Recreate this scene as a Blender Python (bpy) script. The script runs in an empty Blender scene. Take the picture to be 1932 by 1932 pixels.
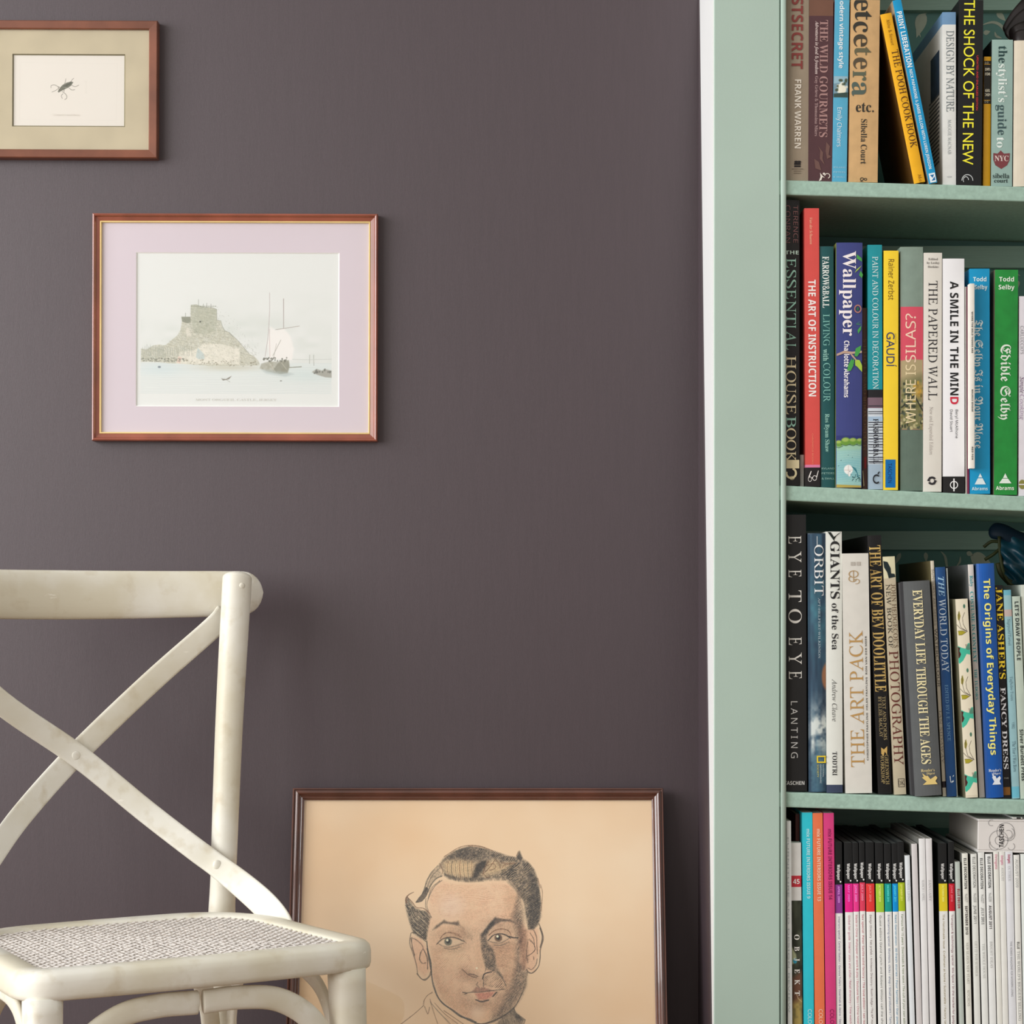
import bpy, math, os
import numpy as np
from mathutils import Vector, Matrix

# ------------------------------------------------------------------ camera, light, exposure
SC = bpy.context.scene
COL = SC.collection
F = 3900.0            # focal length in pixels of the 1932 px frame
ZC = 0.845            # eye height
Y0 = 2.67             # front of the bookcase
YW = 2.86             # dark wall
HZ = 1150.0           # row of the horizon
def PX(px, Y): return (px-966.0)/F*Y
def PZ(py, Y): return ZC-(py-HZ)/F*Y

cam = bpy.data.cameras.new('camera'); camo = bpy.data.objects.new('camera', cam); COL.objects.link(camo)
camo.location = (0, 0, ZC); camo.rotation_euler = (math.radians(90), 0, 0)
cam.sensor_width = 36; cam.lens = F/1932*36; cam.shift_y = (HZ-966)/1932; cam.clip_start = .05
SC.camera = camo
SC.view_settings.view_transform = 'Standard'; SC.view_settings.look = 'None'
SC.view_settings.gamma = 1; SC.view_settings.use_curve_mapping = False
SC.view_settings.exposure = 0.0
W = bpy.data.worlds.new('room_light'); SC.world = W; W.use_nodes = True
W.node_tree.nodes['Background'].inputs[0].default_value = (1.0, .96, .90, 1)
W.node_tree.nodes['Background'].inputs[1].default_value = 0.68
def area(name, loc, target, sx, sy, power, col):
    l = bpy.data.lights.new(name, 'AREA'); l.shape = 'RECTANGLE'; l.size = sx; l.size_y = sy
    l.energy = power; l.color = col
    o = bpy.data.objects.new(name, l); COL.objects.link(o); o.location = loc
    o.rotation_euler = (Vector(target)-Vector(loc)).to_track_quat('-Z', 'Y').to_euler()
    return o
area('window_daylight', (-3.4, 0.9, 1.7), (0.0, 2.3, 0.9), 2.4, 2.2, 156, (.96, .98, 1.0))
area('front_left_fill', (-3.3, -1.9, 1.8), (0.4, 2.7, 0.9), 1.9, 2.2, 70, (1.0, .985, .96))  # added soft fill from the front left, no window known there

# ------------------------------------------------------------------ materials
def lin(c):
    r = []
    for v in c[:3]:
        v = v/255.0
        r.append(v/12.92 if v <= .04045 else ((v+.055)/1.055)**2.4)
    return tuple(r)
MC = {}
def mat(col, rough=.5, spec=.3, var=.05, scale=40, stretch=(1,1,1), bump=0, key=None, metal=0, bscale=None, coat=0):
    k = (tuple(col), rough, spec, var, scale, stretch, bump, key, metal, bscale, coat)
    if k in MC: return MC[k]
    m = bpy.data.materials.new(key or 'paint'); m.use_nodes = True
    nt = m.node_tree; b = nt.nodes['Principled BSDF']
    b.inputs['Roughness'].default_value = rough
    b.inputs['Specular IOR Level'].default_value = spec
    b.inputs['Metallic'].default_value = metal
    b.inputs['Coat Weight'].default_value = coat
    c = lin(col)
    if key == 'book_cover' and max(col) < 62: c = tuple(v*.45 for v in c)
    tc = nt.nodes.new('ShaderNodeTexCoord'); mp = nt.nodes.new('ShaderNodeMapping')
    mp.inputs['Scale'].default_value = stretch
    nt.links.new(tc.outputs['Object'], mp.inputs['Vector'])
    n = nt.nodes.new('ShaderNodeTexNoise'); n.inputs['Scale'].default_value = scale; n.inputs['Detail'].default_value = 4
    nt.links.new(mp.outputs[0], n.inputs['Vector'])
    r = nt.nodes.new('ShaderNodeValToRGB')
    r.color_ramp.elements[0].position = .3; r.color_ramp.elements[1].position = .7
    r.color_ramp.elements[0].color = tuple(max(0, v*(1-var)) for v in c)+(1,)
    r.color_ramp.elements[1].color = tuple(min(1, v*(1+var)) for v in c)+(1,)
    nt.links.new(n.outputs[0], r.inputs[0]); nt.links.new(r.outputs[0], b.inputs['Base Color'])
    if bump:
        n2 = nt.nodes.new('ShaderNodeTexNoise'); n2.inputs['Scale'].default_value = bscale or scale; n2.inputs['Detail'].default_value = 3
        nt.links.new(mp.outputs[0], n2.inputs['Vector'])
        bp = nt.nodes.new('ShaderNodeBump'); bp.inputs['Strength'].default_value = bump; bp.inputs['Distance'].default_value = .002
        nt.links.new(n2.outputs[0], bp.inputs['Height']); nt.links.new(bp.outputs[0], b.inputs['Normal'])
    MC[k] = m
    return m
def print_mat(name='printed_picture', rough=.6, mult=None):
    k = ('attr', name, rough, mult)
    if k in MC: return MC[k]
    m = bpy.data.materials.new(name); m.use_nodes = True; nt = m.node_tree; b = nt.nodes['Principled BSDF']
    b.inputs['Roughness'].default_value = rough; b.inputs['Specular IOR Level'].default_value = .1 if mult else .2
    a = nt.nodes.new('ShaderNodeAttribute'); a.attribute_name = 'Col'
    if mult:
        base = paper_nodes(nt, mult)
        mx = nt.nodes.new('ShaderNodeMix'); mx.data_type = 'RGBA'; mx.blend_type = 'MULTIPLY'; mx.inputs[0].default_value = 1
        mx.clamp_result = False
        nt.links.new(base, mx.inputs[6]); nt.links.new(a.outputs['Color'], mx.inputs[7])
        nt.links.new(mx.outputs[2], b.inputs['Base Color'])
    else:
        nt.links.new(a.outputs['Color'], b.inputs['Base Color'])
    MC[k] = m
    return m
def paper_nodes(nt, cols):
    tc = nt.nodes.new('ShaderNodeTexCoord')
    n = nt.nodes.new('ShaderNodeTexNoise'); n.inputs['Scale'].default_value = 5; n.inputs['Detail'].default_value = 3
    nt.links.new(tc.outputs['Object'], n.inputs['Vector'])
    r = nt.nodes.new('ShaderNodeValToRGB'); r.color_ramp.elements[0].position = .32; r.color_ramp.elements[1].position = .68
    r.color_ramp.elements[0].color = lin(cols[0])+(1,); r.color_ramp.elements[1].color = lin(cols[1])+(1,)
    nt.links.new(n.outputs[0], r.inputs[0])
    return r.outputs[0]
def glass_mat():
    if 'glass' in MC: return MC['glass']
    m = bpy.data.materials.new('picture_glass'); m.use_nodes = True; nt = m.node_tree; nt.nodes.clear()
    o = nt.nodes.new('ShaderNodeOutputMaterial'); t = nt.nodes.new('ShaderNodeBsdfTransparent'); g = nt.nodes.new('ShaderNodeBsdfGlossy')
    g.inputs['Roughness'].default_value = .02; x = nt.nodes.new('ShaderNodeMixShader'); x.inputs[0].default_value = .05
    nt.links.new(t.outputs[0], x.inputs[1]); nt.links.new(g.outputs[0], x.inputs[2]); nt.links.new(x.outputs[0], o.inputs[0])
    MC['glass'] = m
    return m
def page_mat(tone=(226, 218, 200)):
    k = ('pages', tone)
    if k in MC: return MC[k]
    m = bpy.data.materials.new('page_edges'); m.use_nodes = True; nt = m.node_tree; b = nt.nodes['Principled BSDF']
    b.inputs['Roughness'].default_value = .8; b.inputs['Specular IOR Level'].default_value = .1
    tc = nt.nodes.new('ShaderNodeTexCoord'); w = nt.nodes.new('ShaderNodeTexWave'); w.inputs['Scale'].default_value = 600
    w.inputs['Distortion'].default_value = 2; nt.links.new(tc.outputs['Object'], w.inputs['Vector'])
    r = nt.nodes.new('ShaderNodeValToRGB'); c = lin(tone)
    r.color_ramp.elements[0].color = tuple(v*.72 for v in c)+(1,); r.color_ramp.elements[1].color = c+(1,)
    nt.links.new(w.outputs[0], r.inputs[0]); nt.links.new(r.outputs[0], b.inputs['Base Color'])
    MC[k] = m
    return m
GREEN = mat((170, 190, 178), .5, .35, .03, 6, key='sage_green_paint', bump=.06, bscale=250)
GREEN_SHELF = mat((160, 189, 174), .5, .35, .10, 180, key='sage_green_brushed_paint', bump=.15)
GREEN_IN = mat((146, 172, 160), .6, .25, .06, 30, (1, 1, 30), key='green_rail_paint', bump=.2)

# ------------------------------------------------------------------ mesh helpers
def mesh_obj(name, verts, faces, m, parent=None, smooth=False, midx=None):
    me = bpy.data.meshes.new(name); me.from_pydata([tuple(v) for v in verts], [], faces)
    for x in (m if isinstance(m, (list, tuple)) else [m]): me.materials.append(x)
    if midx is not None: me.polygons.foreach_set('material_index', midx)
    if smooth: me.polygons.foreach_set('use_smooth', [True]*len(faces))
    me.update()
    o = bpy.data.objects.new(name, me); COL.objects.link(o)
    if parent: o.parent = parent
    return o
def thing(name, label, cat, loc=(0, 0, 0), rot=(0, 0, 0), group=None):
    o = bpy.data.objects.new(name, None); COL.objects.link(o); o.empty_display_size = .05
    o.location = loc; o.rotation_euler = rot; o['label'] = label; o['category'] = cat
    if group: o['group'] = group
    return o
class MB:
    def __init__(s): s.v = []; s.f = []
    def box(s, x0, x1, y0, y1, z0, z1):
        i = len(s.v)
        s.v += [(x0, y0, z0), (x1, y0, z0), (x1, y1, z0), (x0, y1, z0), (x0, y0, z1), (x1, y0, z1), (x1, y1, z1), (x0, y1, z1)]
        s.f += [(i, i+3, i+2, i+1), (i+4, i+5, i+6, i+7), (i, i+1, i+5, i+4), (i+1, i+2, i+6, i+5), (i+2, i+3, i+7, i+6), (i+3, i, i+4, i+7)]
        return s
    def hexa(s, P):
        i = len(s.v); s.v += P
        s.f += [(i, i+3, i+2, i+1), (i+4, i+5, i+6, i+7), (i, i+1, i+5, i+4), (i+1, i+2, i+6, i+5), (i+2, i+3, i+7, i+6), (i+3, i, i+4, i+7)]
        return s
    def poly(s, pts):
        i = len(s.v); s.v += pts; s.f.append(tuple(range(i, i+len(pts))))
    def build(s, name, m, parent=None, smooth=False): return mesh_obj(name, s.v, s.f, m, parent, smooth)
def bevel(o, w=.001, seg=2):
    b = o.modifiers.new('bevel', 'BEVEL'); b.width = w; b.segments = seg; b.limit_method = 'ANGLE'
    return o
def spline(pts, n=8):
    P = [Vector(p) for p in pts]; out = []
    for i in range(len(P)-1):
        p0 = P[i-1] if i else P[0]*2-P[1]; p1 = P[i]; p2 = P[i+1]; p3 = P[i+2] if i+2 < len(P) else P[-1]*2-P[-2]
        for k in range(n):
            t = k/n
            out.append(.5*((2*p1)+(p2-p0)*t+(2*p0-5*p1+4*p2-p3)*t*t+(3*p1-3*p2+p3-p0)*t**3))
    out.append(P[-1]); return out
def sweep(name, pts, a, b, nrm, m, parent=None, n=14, p=2.0, sub=8, round_ends=False):
    """superellipse section swept along a spline: a = half width across (tangent x normal), b = half thickness along the normal"""
    Q = spline(pts, sub); par = [i/(len(Q)-1) for i in range(len(Q))]
    if round_ends:
        s0 = [0.0]
        for i in range(1, len(Q)): s0.append(s0[-1]+(Q[i]-Q[i-1]).length)
        T0 = s0[-1]; R0 = round_ends; ends = [R0*(1-math.cos(math.pi/2*k/6)) for k in range(7)]
        want = sorted(set(ends+[T0-e for e in ends]+[x for x in s0 if R0 < x < T0-R0]))
        par = [float(np.interp(x, s0, par)) for x in want]
        Q = [Vector([float(np.interp(x, s0, [q[c] for q in Q])) for c in range(3)]) for x in want]
    L = len(Q)
    def arr(x):
        if isinstance(x, (int, float)): return [x]*L
        src = list(x); return [float(np.interp(par[i]*(len(src)-1), range(len(src)), src)) for i in range(L)]
    A = arr(a); B = arr(b)
    if isinstance(nrm[0], (int, float)): N = [Vector(nrm)]*L
    else:
        N = [Vector([float(np.interp(par[i]*(len(nrm)-1), range(len(nrm)), [q[c] for q in nrm])) for c in range(3)]) for i in range(L)]
    if round_ends:
        s = [0.0]
        for i in range(1, L): s.append(s[-1]+(Q[i]-Q[i-1]).length)
        T = s[-1]; R = round_ends
        for i in range(L):
            d = min(s[i], T-s[i])
            k = math.sqrt(max(0.004, 1-(1-min(1, d/R))**2))
            A[i] *= k; B[i] *= max(.3, k)
    V = []; Fc = []
    for i, q in enumerate(Q):
        t = (Q[min(i+1, L-1)]-Q[max(i-1, 0)]).normalized(); w = t.cross(N[i]).normalized(); nn = w.cross(t).normalized()
        for k in range(n):
            th = 2*math.pi*k/n; c, s_ = math.cos(th), math.sin(th)
            V.append(q+w*A[i]*math.copysign(abs(c)**(2/p), c)+nn*B[i]*math.copysign(abs(s_)**(2/p), s_))
    for i in range(L-1):
        for k in range(n):
            Fc.append((i*n+k, i*n+(k+1) % n, (i+1)*n+(k+1) % n, (i+1)*n+k))
    Fc.append(tuple(reversed(range(n)))); Fc.append(tuple(range((L-1)*n, L*n)))
    return mesh_obj(name, V, Fc, m, parent, True)
def dome(name, c, r, h, nrm, m, parent):
    nrm = Vector(nrm).normalized(); u = nrm.orthogonal().normalized(); w = nrm.cross(u); V = []; Fc = []; n = 16
    prof = [(r, -h*.5), (r, 0), (r*.95, h*.35), (r*.75, h*.75), (r*.4, h*.95)]
    for a, z in prof:
        for k in range(n):
            t = 2*math.pi*k/n; V.append(Vector(c)+u*a*math.cos(t)+w*a*math.sin(t)+nrm*z)
    for i in range(len(prof)-1):
        for k in range(n): Fc.append((i*n+k, i*n+(k+1) % n, (i+1)*n+(k+1) % n, (i+1)*n+k))
    V.append(Vector(c)+nrm*h); t = len(V)-1; b = (len(prof)-1)*n
    for k in range(n): Fc.append((b+k, b+(k+1) % n, t))
    Fc.append(tuple(reversed(range(n))))
    return mesh_obj(name, V, Fc, m, parent, True)

# ------------------------------------------------------------------ lettering
FONT = None
try:
    FONT = bpy.data.fonts.load(os.path.join(bpy.utils.resource_path('LOCAL'), 'datafiles', 'fonts', 'NotoSansMath-Regular.woff2'))
except Exception: pass
STY = {'sans': None, 'gill': None, 'bsans': (0x1D5D4, 0x1D5EE, 0x1D7EC), 'bserif': (0x1D400, 0x1D41A, 0x1D7CE), 'serif': (0x1D434, 0x1D44E, None),
       'ital': (0x1D434, 0x1D44E, None), 'bital': (0x1D468, 0x1D482, 0x1D7CE), 'frak': (0x1D56C, 0x1D586, 0x1D7CE)}
def style(s, st):
    k = STY[st]
    if k is None or FONT is None: return s
    o = ''
    for c in s:
        if 'A' <= c <= 'Z': o += chr(k[0]+ord(c)-65)
        elif 'a' <= c <= 'z': o += '\u210e' if (k[1] == 0x1D44E and c == 'h') else chr(k[1]+ord(c)-97)
        elif c.isdigit() and k[2]: o += chr(k[2]+ord(c)-48)
        else: o += c
    return o
GC = {}
def glyphs(s, st):
    k = (s, st)
    if k in GC: return GC[k]
    c = bpy.data.curves.new('t', 'FONT'); c.body = style(s, st)
    if FONT and st != 'gill': c.font = FONT
    c.size = 1; c.resolution_u = 5 if st == 'gill' else 3; c.fill_mode = 'FRONT'
    o = bpy.data.objects.new('t', c); me = bpy.data.meshes.new_from_object(o)
    V = np.empty(len(me.vertices)*3); me.vertices.foreach_get('co', V); V = V.reshape(-1, 3)[:, :2].copy()
    Fc = [tuple(p.vertices) for p in me.polygons]
    bpy.data.objects.remove(o); bpy.data.curves.remove(c); bpy.data.meshes.remove(me)
    if st == 'serif' and FONT and len(V): V[:, 0] -= V[:, 1]*.27
    if len(V): V[:, 0] -= V[:, 0].min()
    GC[k] = (V, Fc)
    return GC[k]
def caph(st):
    V, _ = glyphs('H', st); return V[:, 1].max()

# ------------------------------------------------------------------ painting canvas (for pictures that are flat print)
RNG = np.random.RandomState(7)
def vnoise(h, w, cell, seed=0, cellx=None):
    cellx = cellx or cell
    r = np.random.RandomState(seed); gy = int(h/cell)+3; gx = int(w/cellx)+3; g = r.rand(gy, gx)
    y = np.arange(h)/cell; x = np.arange(w)/cellx; yi = y.astype(int); xi = x.astype(int); fy = (y-yi)[:, None]; fx = (x-xi)[None, :]
    fy = fy*fy*(3-2*fy); fx = fx*fx*(3-2*fx)
    a = g[yi][:, xi]; b = g[yi][:, xi+1]; c = g[yi+1][:, xi]; d = g[yi+1][:, xi+1]
    return (a*(1-fx)+b*fx)*(1-fy)+(c*(1-fx)+d*fx)*fy
class Canvas:
    """rectangle x0..x1, y0..y1 in its own units, S samples per unit"""
    def __init__(s, x0, y0, x1, y1, S, bg):
        s.x0, s.y0, s.S = x0, y0, S; s.w = int(round((x1-x0)*S))+1; s.h = int(round((y1-y0)*S))+1
        s.a = np.zeros((s.h, s.w, 3)); s.a[:] = np.array(bg, float)
    def bb(s, P, pad):
        P = np.asarray(P, float); X0 = int(max(0, math.floor((P[:, 0].min()-pad-s.x0)*s.S))); X1 = int(min(s.w, math.ceil((P[:, 0].max()+pad-s.x0)*s.S)+1))
        Y0_ = int(max(0, math.floor((P[:, 1].min()-pad-s.y0)*s.S))); Y1 = int(min(s.h, math.ceil((P[:, 1].max()+pad-s.y0)*s.S)+1))
        return X0, X1, Y0_, Y1
    def grid(s, b):
        return np.meshgrid(np.arange(b[0], b[1])/s.S+s.x0, np.arange(b[2], b[3])/s.S+s.y0)
    def blend(s, b, al, col):
        r = s.a[b[2]:b[3], b[0]:b[1]]; al = np.clip(al, 0, 1)[..., None]; r[:] = r*(1-al)+np.array(col, float)*al
    def mask(s, P, b, soft):
        X, Y = s.grid(b); P = [tuple(p) for p in P]; n = len(P); ins = np.zeros(X.shape, bool); D = np.full(X.shape, 1e9)
        for i in range(n):
            x1, y1 = P[i]; x2, y2 = P[(i+1) % n]
            c = ((y1 > Y) != (y2 > Y))
            if y1 != y2: ins ^= c & (X < (x2-x1)*(Y-y1)/(y2-y1)+x1)
            dx, dy = x2-x1, y2-y1; t = np.clip(((X-x1)*dx+(Y-y1)*dy)/(dx*dx+dy*dy+1e-12), 0, 1)
            D = np.minimum(D, np.hypot(X-x1-t*dx, Y-y1-t*dy))
        return np.clip(.5+np.where(ins, D, -D)/soft, 0, 1)
    def poly(s, P, col, al=1, soft=None, noise=0, cell=6, seed=1):
        soft = soft or 1.0/s.S; b = s.bb(P, soft)
        if b[0] >= b[1] or b[2] >= b[3]: return
        m = s.mask(P, b, soft)*al
        if noise: m = m*(1-noise+noise*2*vnoise(b[3]-b[2], b[1]-b[0], cell, seed))
        s.blend(b, m, col)
    def stroke(s, P, wd, col, al=1, soft=None):
        P = np.asarray(P, float); soft = soft or .8/s.S
        W_ = [float(np.interp(i/(len(P)-1)*(len(wd)-1), range(len(wd)), wd)) for i in range(len(P))] if isinstance(wd, (list, tuple)) else [wd]*len(P); b = s.bb(P, max(W_)+soft)
        if b[0] >= b[1] or b[2] >= b[3]: return
        X, Y = s.grid(b); A = np.zeros(X.shape)
        for i in range(len(P)-1):
            x1, y1 = P[i]; x2, y2 = P[i+1]; dx, dy = x2-x1, y2-y1
            t = np.clip(((X-x1)*dx+(Y-y1)*dy)/(dx*dx+dy*dy+1e-12), 0, 1); d = np.hypot(X-x1-t*dx, Y-y1-t*dy)
            hw = (W_[i]+(W_[i+1]-W_[i])*t)*.5; A = np.maximum(A, np.clip(.5+(hw-d)/soft, 0, 1))
        s.blend(b, A*al, col)
    def ell(s, cx, cy, rx, ry, col, al=1, soft=.3):
        b = s.bb([(cx-rx*1.5, cy-ry*1.5), (cx+rx*1.5, cy+ry*1.5)], 1)
        if b[0] >= b[1] or b[2] >= b[3]: return
        X, Y = s.grid(b); r = np.hypot((X-cx)/rx, (Y-cy)/ry); s.blend(b, np.clip((1-r)/soft+.5, 0, 1)*al, col)
    def hatch(s, P, ang, gap, col, al=.8, duty=.5, wob=1.5, seed=1, soft=2.0, brk=.5):
        b = s.bb(P, soft)
        if b[0] >= b[1] or b[2] >= b[3]: return
        m = s.mask(P, b, soft); X, Y = s.grid(b); c, sn = math.cos(math.radians(ang)), math.sin(math.radians(ang))
        h, w = X.shape; wv = (vnoise(h, w, 14*s.S, seed)-.5)*wob*2
        t = (-X*sn+Y*c+wv)/gap; u = (X*c+Y*sn)
        row = np.floor(t); ph = np.abs(t-row-.5)*2
        brkn = np.sin(u/ (6+3*np.sin(row*12.9))+row*7.3)*.5+.5
        A = np.clip((duty+.25*vnoise(h, w, 3*s.S, seed+5)-ph)*3+.3, 0, 1)*(1-brk*(brkn > .75))
        s.blend(b, m*A*al*np.clip(.35+1.1*vnoise(h, w, 5*s.S, seed+9)+.4*(vnoise(h, w, 1.2*s.S, seed+3)-.5), 0, 1.15), col)
    def mesh(s, name, u0, u1, v0, v1, y, m, parent, linear=False):
        """grid in local xz from (u0, v0 top) to (u1, v1 bottom)"""
        h, w = s.h, s.w
        U, V = np.meshgrid(np.linspace(u0, u1, w), np.linspace(v0, v1, h))
        Yc = y(U) if callable(y) else np.full(U.shape, y)
        co = np.stack([U, Yc, V], -1).reshape(-1, 3)
        i = (np.arange(h-1)[:, None]*w+np.arange(w-1)[None, :]).reshape(-1)
        q = np.stack([i+w, i+w+1, i+1, i], 1).astype(np.int32)
        me = bpy.data.meshes.new(name); me.vertices.add(len(co)); me.vertices.foreach_set('co', co.reshape(-1))
        me.loops.add(len(q)*4); me.loops.foreach_set('vertex_index', q.reshape(-1))
        me.polygons.add(len(q)); me.polygons.foreach_set('loop_start', np.arange(len(q), dtype=np.int32)*4)
        me.update(calc_edges=True)
        at = me.color_attributes.new('Col', 'FLOAT_COLOR', 'POINT')
        c = s.a.reshape(-1, 3)
        if not linear: c = np.clip(c, 0, 255)/255.0; c = np.where(c <= .04045, c/12.92, ((c+.055)/1.055)**2.4)
        at.data.foreach_set('color', np.concatenate([c, np.ones((len(c), 1))], 1).reshape(-1).astype(np.float32))
        me.materials.append(m); me.validate()
        o = bpy.data.objects.new(name, me); COL.objects.link(o); o.parent = parent
        return o

# ------------------------------------------------------------------ the room
def struct(o): o['kind'] = 'structure'; return o
WALL = mat((64, 51, 56), .5, .74, .05, 60, (6, 6, .35), key='plum_grey_wall_paint', bump=.12, bscale=420)
XS = PX(1347, Y0)      # left face of the bookcase
struct(MB().box(-2.6, XS, YW, YW+.16, 0, 2.5).build('wall_back', WALL))
struct(MB().box(XS, 2.6, 3.0, 3.02, 0, 2.5).build('wall_alcove', WALL))
struct(MB().box(-6, 6, -8.0, 3.0, -.05, 0).build('floor', mat((126, 98, 74), .5, .3, .2, 8, (1, 12, 1), key='oak_floor')))
struct(bevel(MB().box(-2.6, XS-.12, YW-.018, YW, 0, .12).build('baseboard_back', WALL), .004))
# scribe board that closes the leaning gap between wall and bookcase
def yd(z): return 2.857-(1.69-z)*.1283
sx0 = XS-.0032; XB = XS-.0017
SB = MB().hexa([(sx0, yd(.3), 0), (XB, yd(.3), 0), (XB, YW-.0005, 0), (sx0, YW-.0005, 0), (sx0, yd(.3), .3), (XB, yd(.3), .3), (XB, YW-.0005, .3), (sx0, YW-.0005, .3)])
SB.hexa([(sx0, yd(.3), .3), (XB, yd(.3), .3), (XB, YW-.0005, .3), (sx0, YW-.0005, .3), (sx0, yd(1.69), 1.69), (XB, yd(1.69), 1.69), (XB, YW-.0005, 1.69), (sx0, YW-.0005, 1.69)])

# ------------------------------------------------------------------ bookcase
XR = PX(2490, Y0); XI = PX(1468, Y0)
bc = thing('bookcase', 'built-in sage green bookcase with a wide painted stile beside the dark wall', 'bookcase', (XS, Y0, 0))
def rel(o, x=XS, y=Y0, z=0):
    return o
def bpart(mb, name, m, smooth=False):
    mb.v = [(v[0]-XS, v[1]-Y0, v[2]) for v in mb.v]
    return mb.build(name, m, bc, smooth)
ZT = 2.3
bevel(bpart(MB().box(XS, PX(1471.2, Y0), Y0, Y0+.010, 0, ZT), 'stile', GREEN), .0012)
bevel(bpart(MB().box(PX(2420, Y0), XR, Y0, Y0+.010, 0, ZT), 'stile', GREEN), .0012)
# bead beside the stile, a rounded strip with a fine groove
zz = []
V = []; Fc = []; n = 7
x0b, x1b = PX(1472.8, Y0), PX(1483.4, Y0)
for z in (0, ZT):
    for k in range(n):
        t = math.pi*k/(n-1); V.append(((x0b+x1b)/2-(x1b-x0b)/2*math.cos(t)-XS, -.0035*math.sin(t)**.5 if 0 < k < n-1 else .001, z))
    V += [(x1b-XS, .010, z), (x0b-XS, .010, z)]
m_ = n+2
for k in range(m_): Fc.append((k, (k+1) % m_, m_+(k+1) % m_, m_+k))
Fc += [tuple(reversed(range(m_))), tuple(range(m_, 2*m_))]
mesh_obj('bead', V, Fc, GREEN, bc, True)
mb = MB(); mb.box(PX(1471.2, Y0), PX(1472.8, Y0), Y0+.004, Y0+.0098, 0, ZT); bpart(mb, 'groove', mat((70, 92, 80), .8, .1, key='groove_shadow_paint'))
SIDE_LIT = mat((240, 241, 240), .4, .4, .02, 5, key='window_lit_side_white')  # white stands for the sage green side bleached by strong window light
sp = bpart(MB().box(XS-.0015, XS+.016, Y0+.0015, 2.98, 0, ZT), 'side_panel', SIDE_LIT); sp['label'] = 'outer side panel, strong window light painted in as white'
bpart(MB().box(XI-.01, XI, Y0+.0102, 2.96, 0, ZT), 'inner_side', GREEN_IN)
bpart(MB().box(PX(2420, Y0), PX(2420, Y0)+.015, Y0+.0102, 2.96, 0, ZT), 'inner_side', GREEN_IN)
PAPER = mat((96, 132, 126), .75, .15, .08, 14, key='dark_teal_wallpaper')
bpart(MB().box(XI, PX(2420, Y0), 2.96, 2.968, 0, ZT), 'back_panel', PAPER)
o = SB.build('scribe_board', WALL); o.parent = bc; o.location = (-XS, -Y0, 0); o['label'] = 'tapered dark painted scribe board'
# shelves: front top edge as (y at px 1484, y at px 1932), thickness px
SH = [(339, 351.5, 28), (916, 936, 28.5), (1495, 1509.5, 28.5), (2035, 2048, 28), (-240, -232, 28)]
def shz(i, px):
    a, b, t = SH[i]; return PZ(a+(b-a)*(px-1484)/(1932-1484), Y0)
for i, (a, b, t) in enumerate(SH):
    xa, xb = XI, PX(2420, Y0); th = t/F*Y0
    za, zb_ = shz(i, 1468), shz(i, 2420); yf = Y0+.002; yb = 2.96
    mb = MB().hexa([(xa, yf, za-th), (xb, yf, zb_-th), (xb, yb, zb_-th), (xa, yb, za-th), (xa, yf, za), (xb, yf, zb_), (xb, yb, zb_), (xa, yb, za)])
    bevel(bpart(mb, 'shelf', GREEN_SHELF), .0018, 2)
    # back rail under the shelf
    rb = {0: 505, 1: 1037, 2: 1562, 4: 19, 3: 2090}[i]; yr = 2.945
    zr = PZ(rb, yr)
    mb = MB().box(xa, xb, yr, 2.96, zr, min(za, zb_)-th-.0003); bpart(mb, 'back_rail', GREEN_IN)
# pale leaf motifs printed on the wallpaper
leaf = MB()
def leaf_shape(px, py, L, wd, ang, Y=2.9595):
    s = Y/F; n_ = 8; c, sn = math.cos(ang), math.sin(ang); pts = []
    for side in (1, -1):
        for k in range(n_+1):
            t = k/n_ if side == 1 else 1-k/n_
            if side == -1 and k in (0, n_): continue
            w_ = wd*math.sin(math.pi*t**.7)*side; x, y = L*(t-.5), w_*.5
            pts.append((PX(px+x*c-y*sn, Y)-XS, Y-Y0, PZ(py+x*sn+y*c, Y)))
    leaf.poly(pts)
def vine(P_, w_, Y=2.9593):
    Q = spline([(p[0], p[1], 0) for p in P_], 6); L = len(Q)
    for i in range(L-1):
        d = (Q[i+1]-Q[i]).normalized(); nx, ny = -d.y*w_/2, d.x*w_/2
        k0 = math.sin(math.pi*(i/(L-1)*.9+.05)); k1 = math.sin(math.pi*((i+1)/(L-1)*.9+.05))
        a_, b_ = Q[i], Q[i+1]
        leaf.poly([(PX(x, Y)-XS, Y-Y0, PZ(y, Y)) for x, y in ((a_.x+nx*k0, a_.y+ny*k0), (b_.x+nx*k1, b_.y+ny*k1), (b_.x-nx*k1, b_.y-ny*k1), (a_.x-nx*k0, a_.y-ny*k0))])
leaf_shape(1737, 48, 50, 18, 1.9); vine([(1748, 25), (1733, 32), (1730, 50), (1737, 70)], 7)
leaf_shape(1889, 31, 24, 11, .8); vine([(1850, 48), (1872, 42), (1888, 48), (1900, 65), (1905, 80)], 6); vine([(1877, 60), (1880, 68), (1890, 72)], 5)
leaf_shape(1862, 61, 14, 9, -.3); vine([(1700, 40), (1690, 60), (1700, 90)], 5)
leaf_shape(1694, 1054, 24, 8, 2.0); leaf_shape(1747, 1051, 18, 8, 1.5); vine([(1775, 1040), (1783, 1050), (1786, 1065), (1790, 1080)], 5)
vine([(1812, 1050), (1811, 1060), (1805, 1068)], 4); leaf_shape(1830, 1045, 14, 9, .4); leaf_shape(1850, 1056, 40, 26, .3)
leaf_shape(1912, 540, 22, 28, 1.2); vine([(1880, 520), (1900, 512), (1925, 520)], 6)
vine([(1605, 1565), (1625, 1572), (1650, 1566)], 9); leaf_shape(1580, 1564, 10, 7, .2); leaf_shape(1760, 1580, 30, 12, .5)
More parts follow.
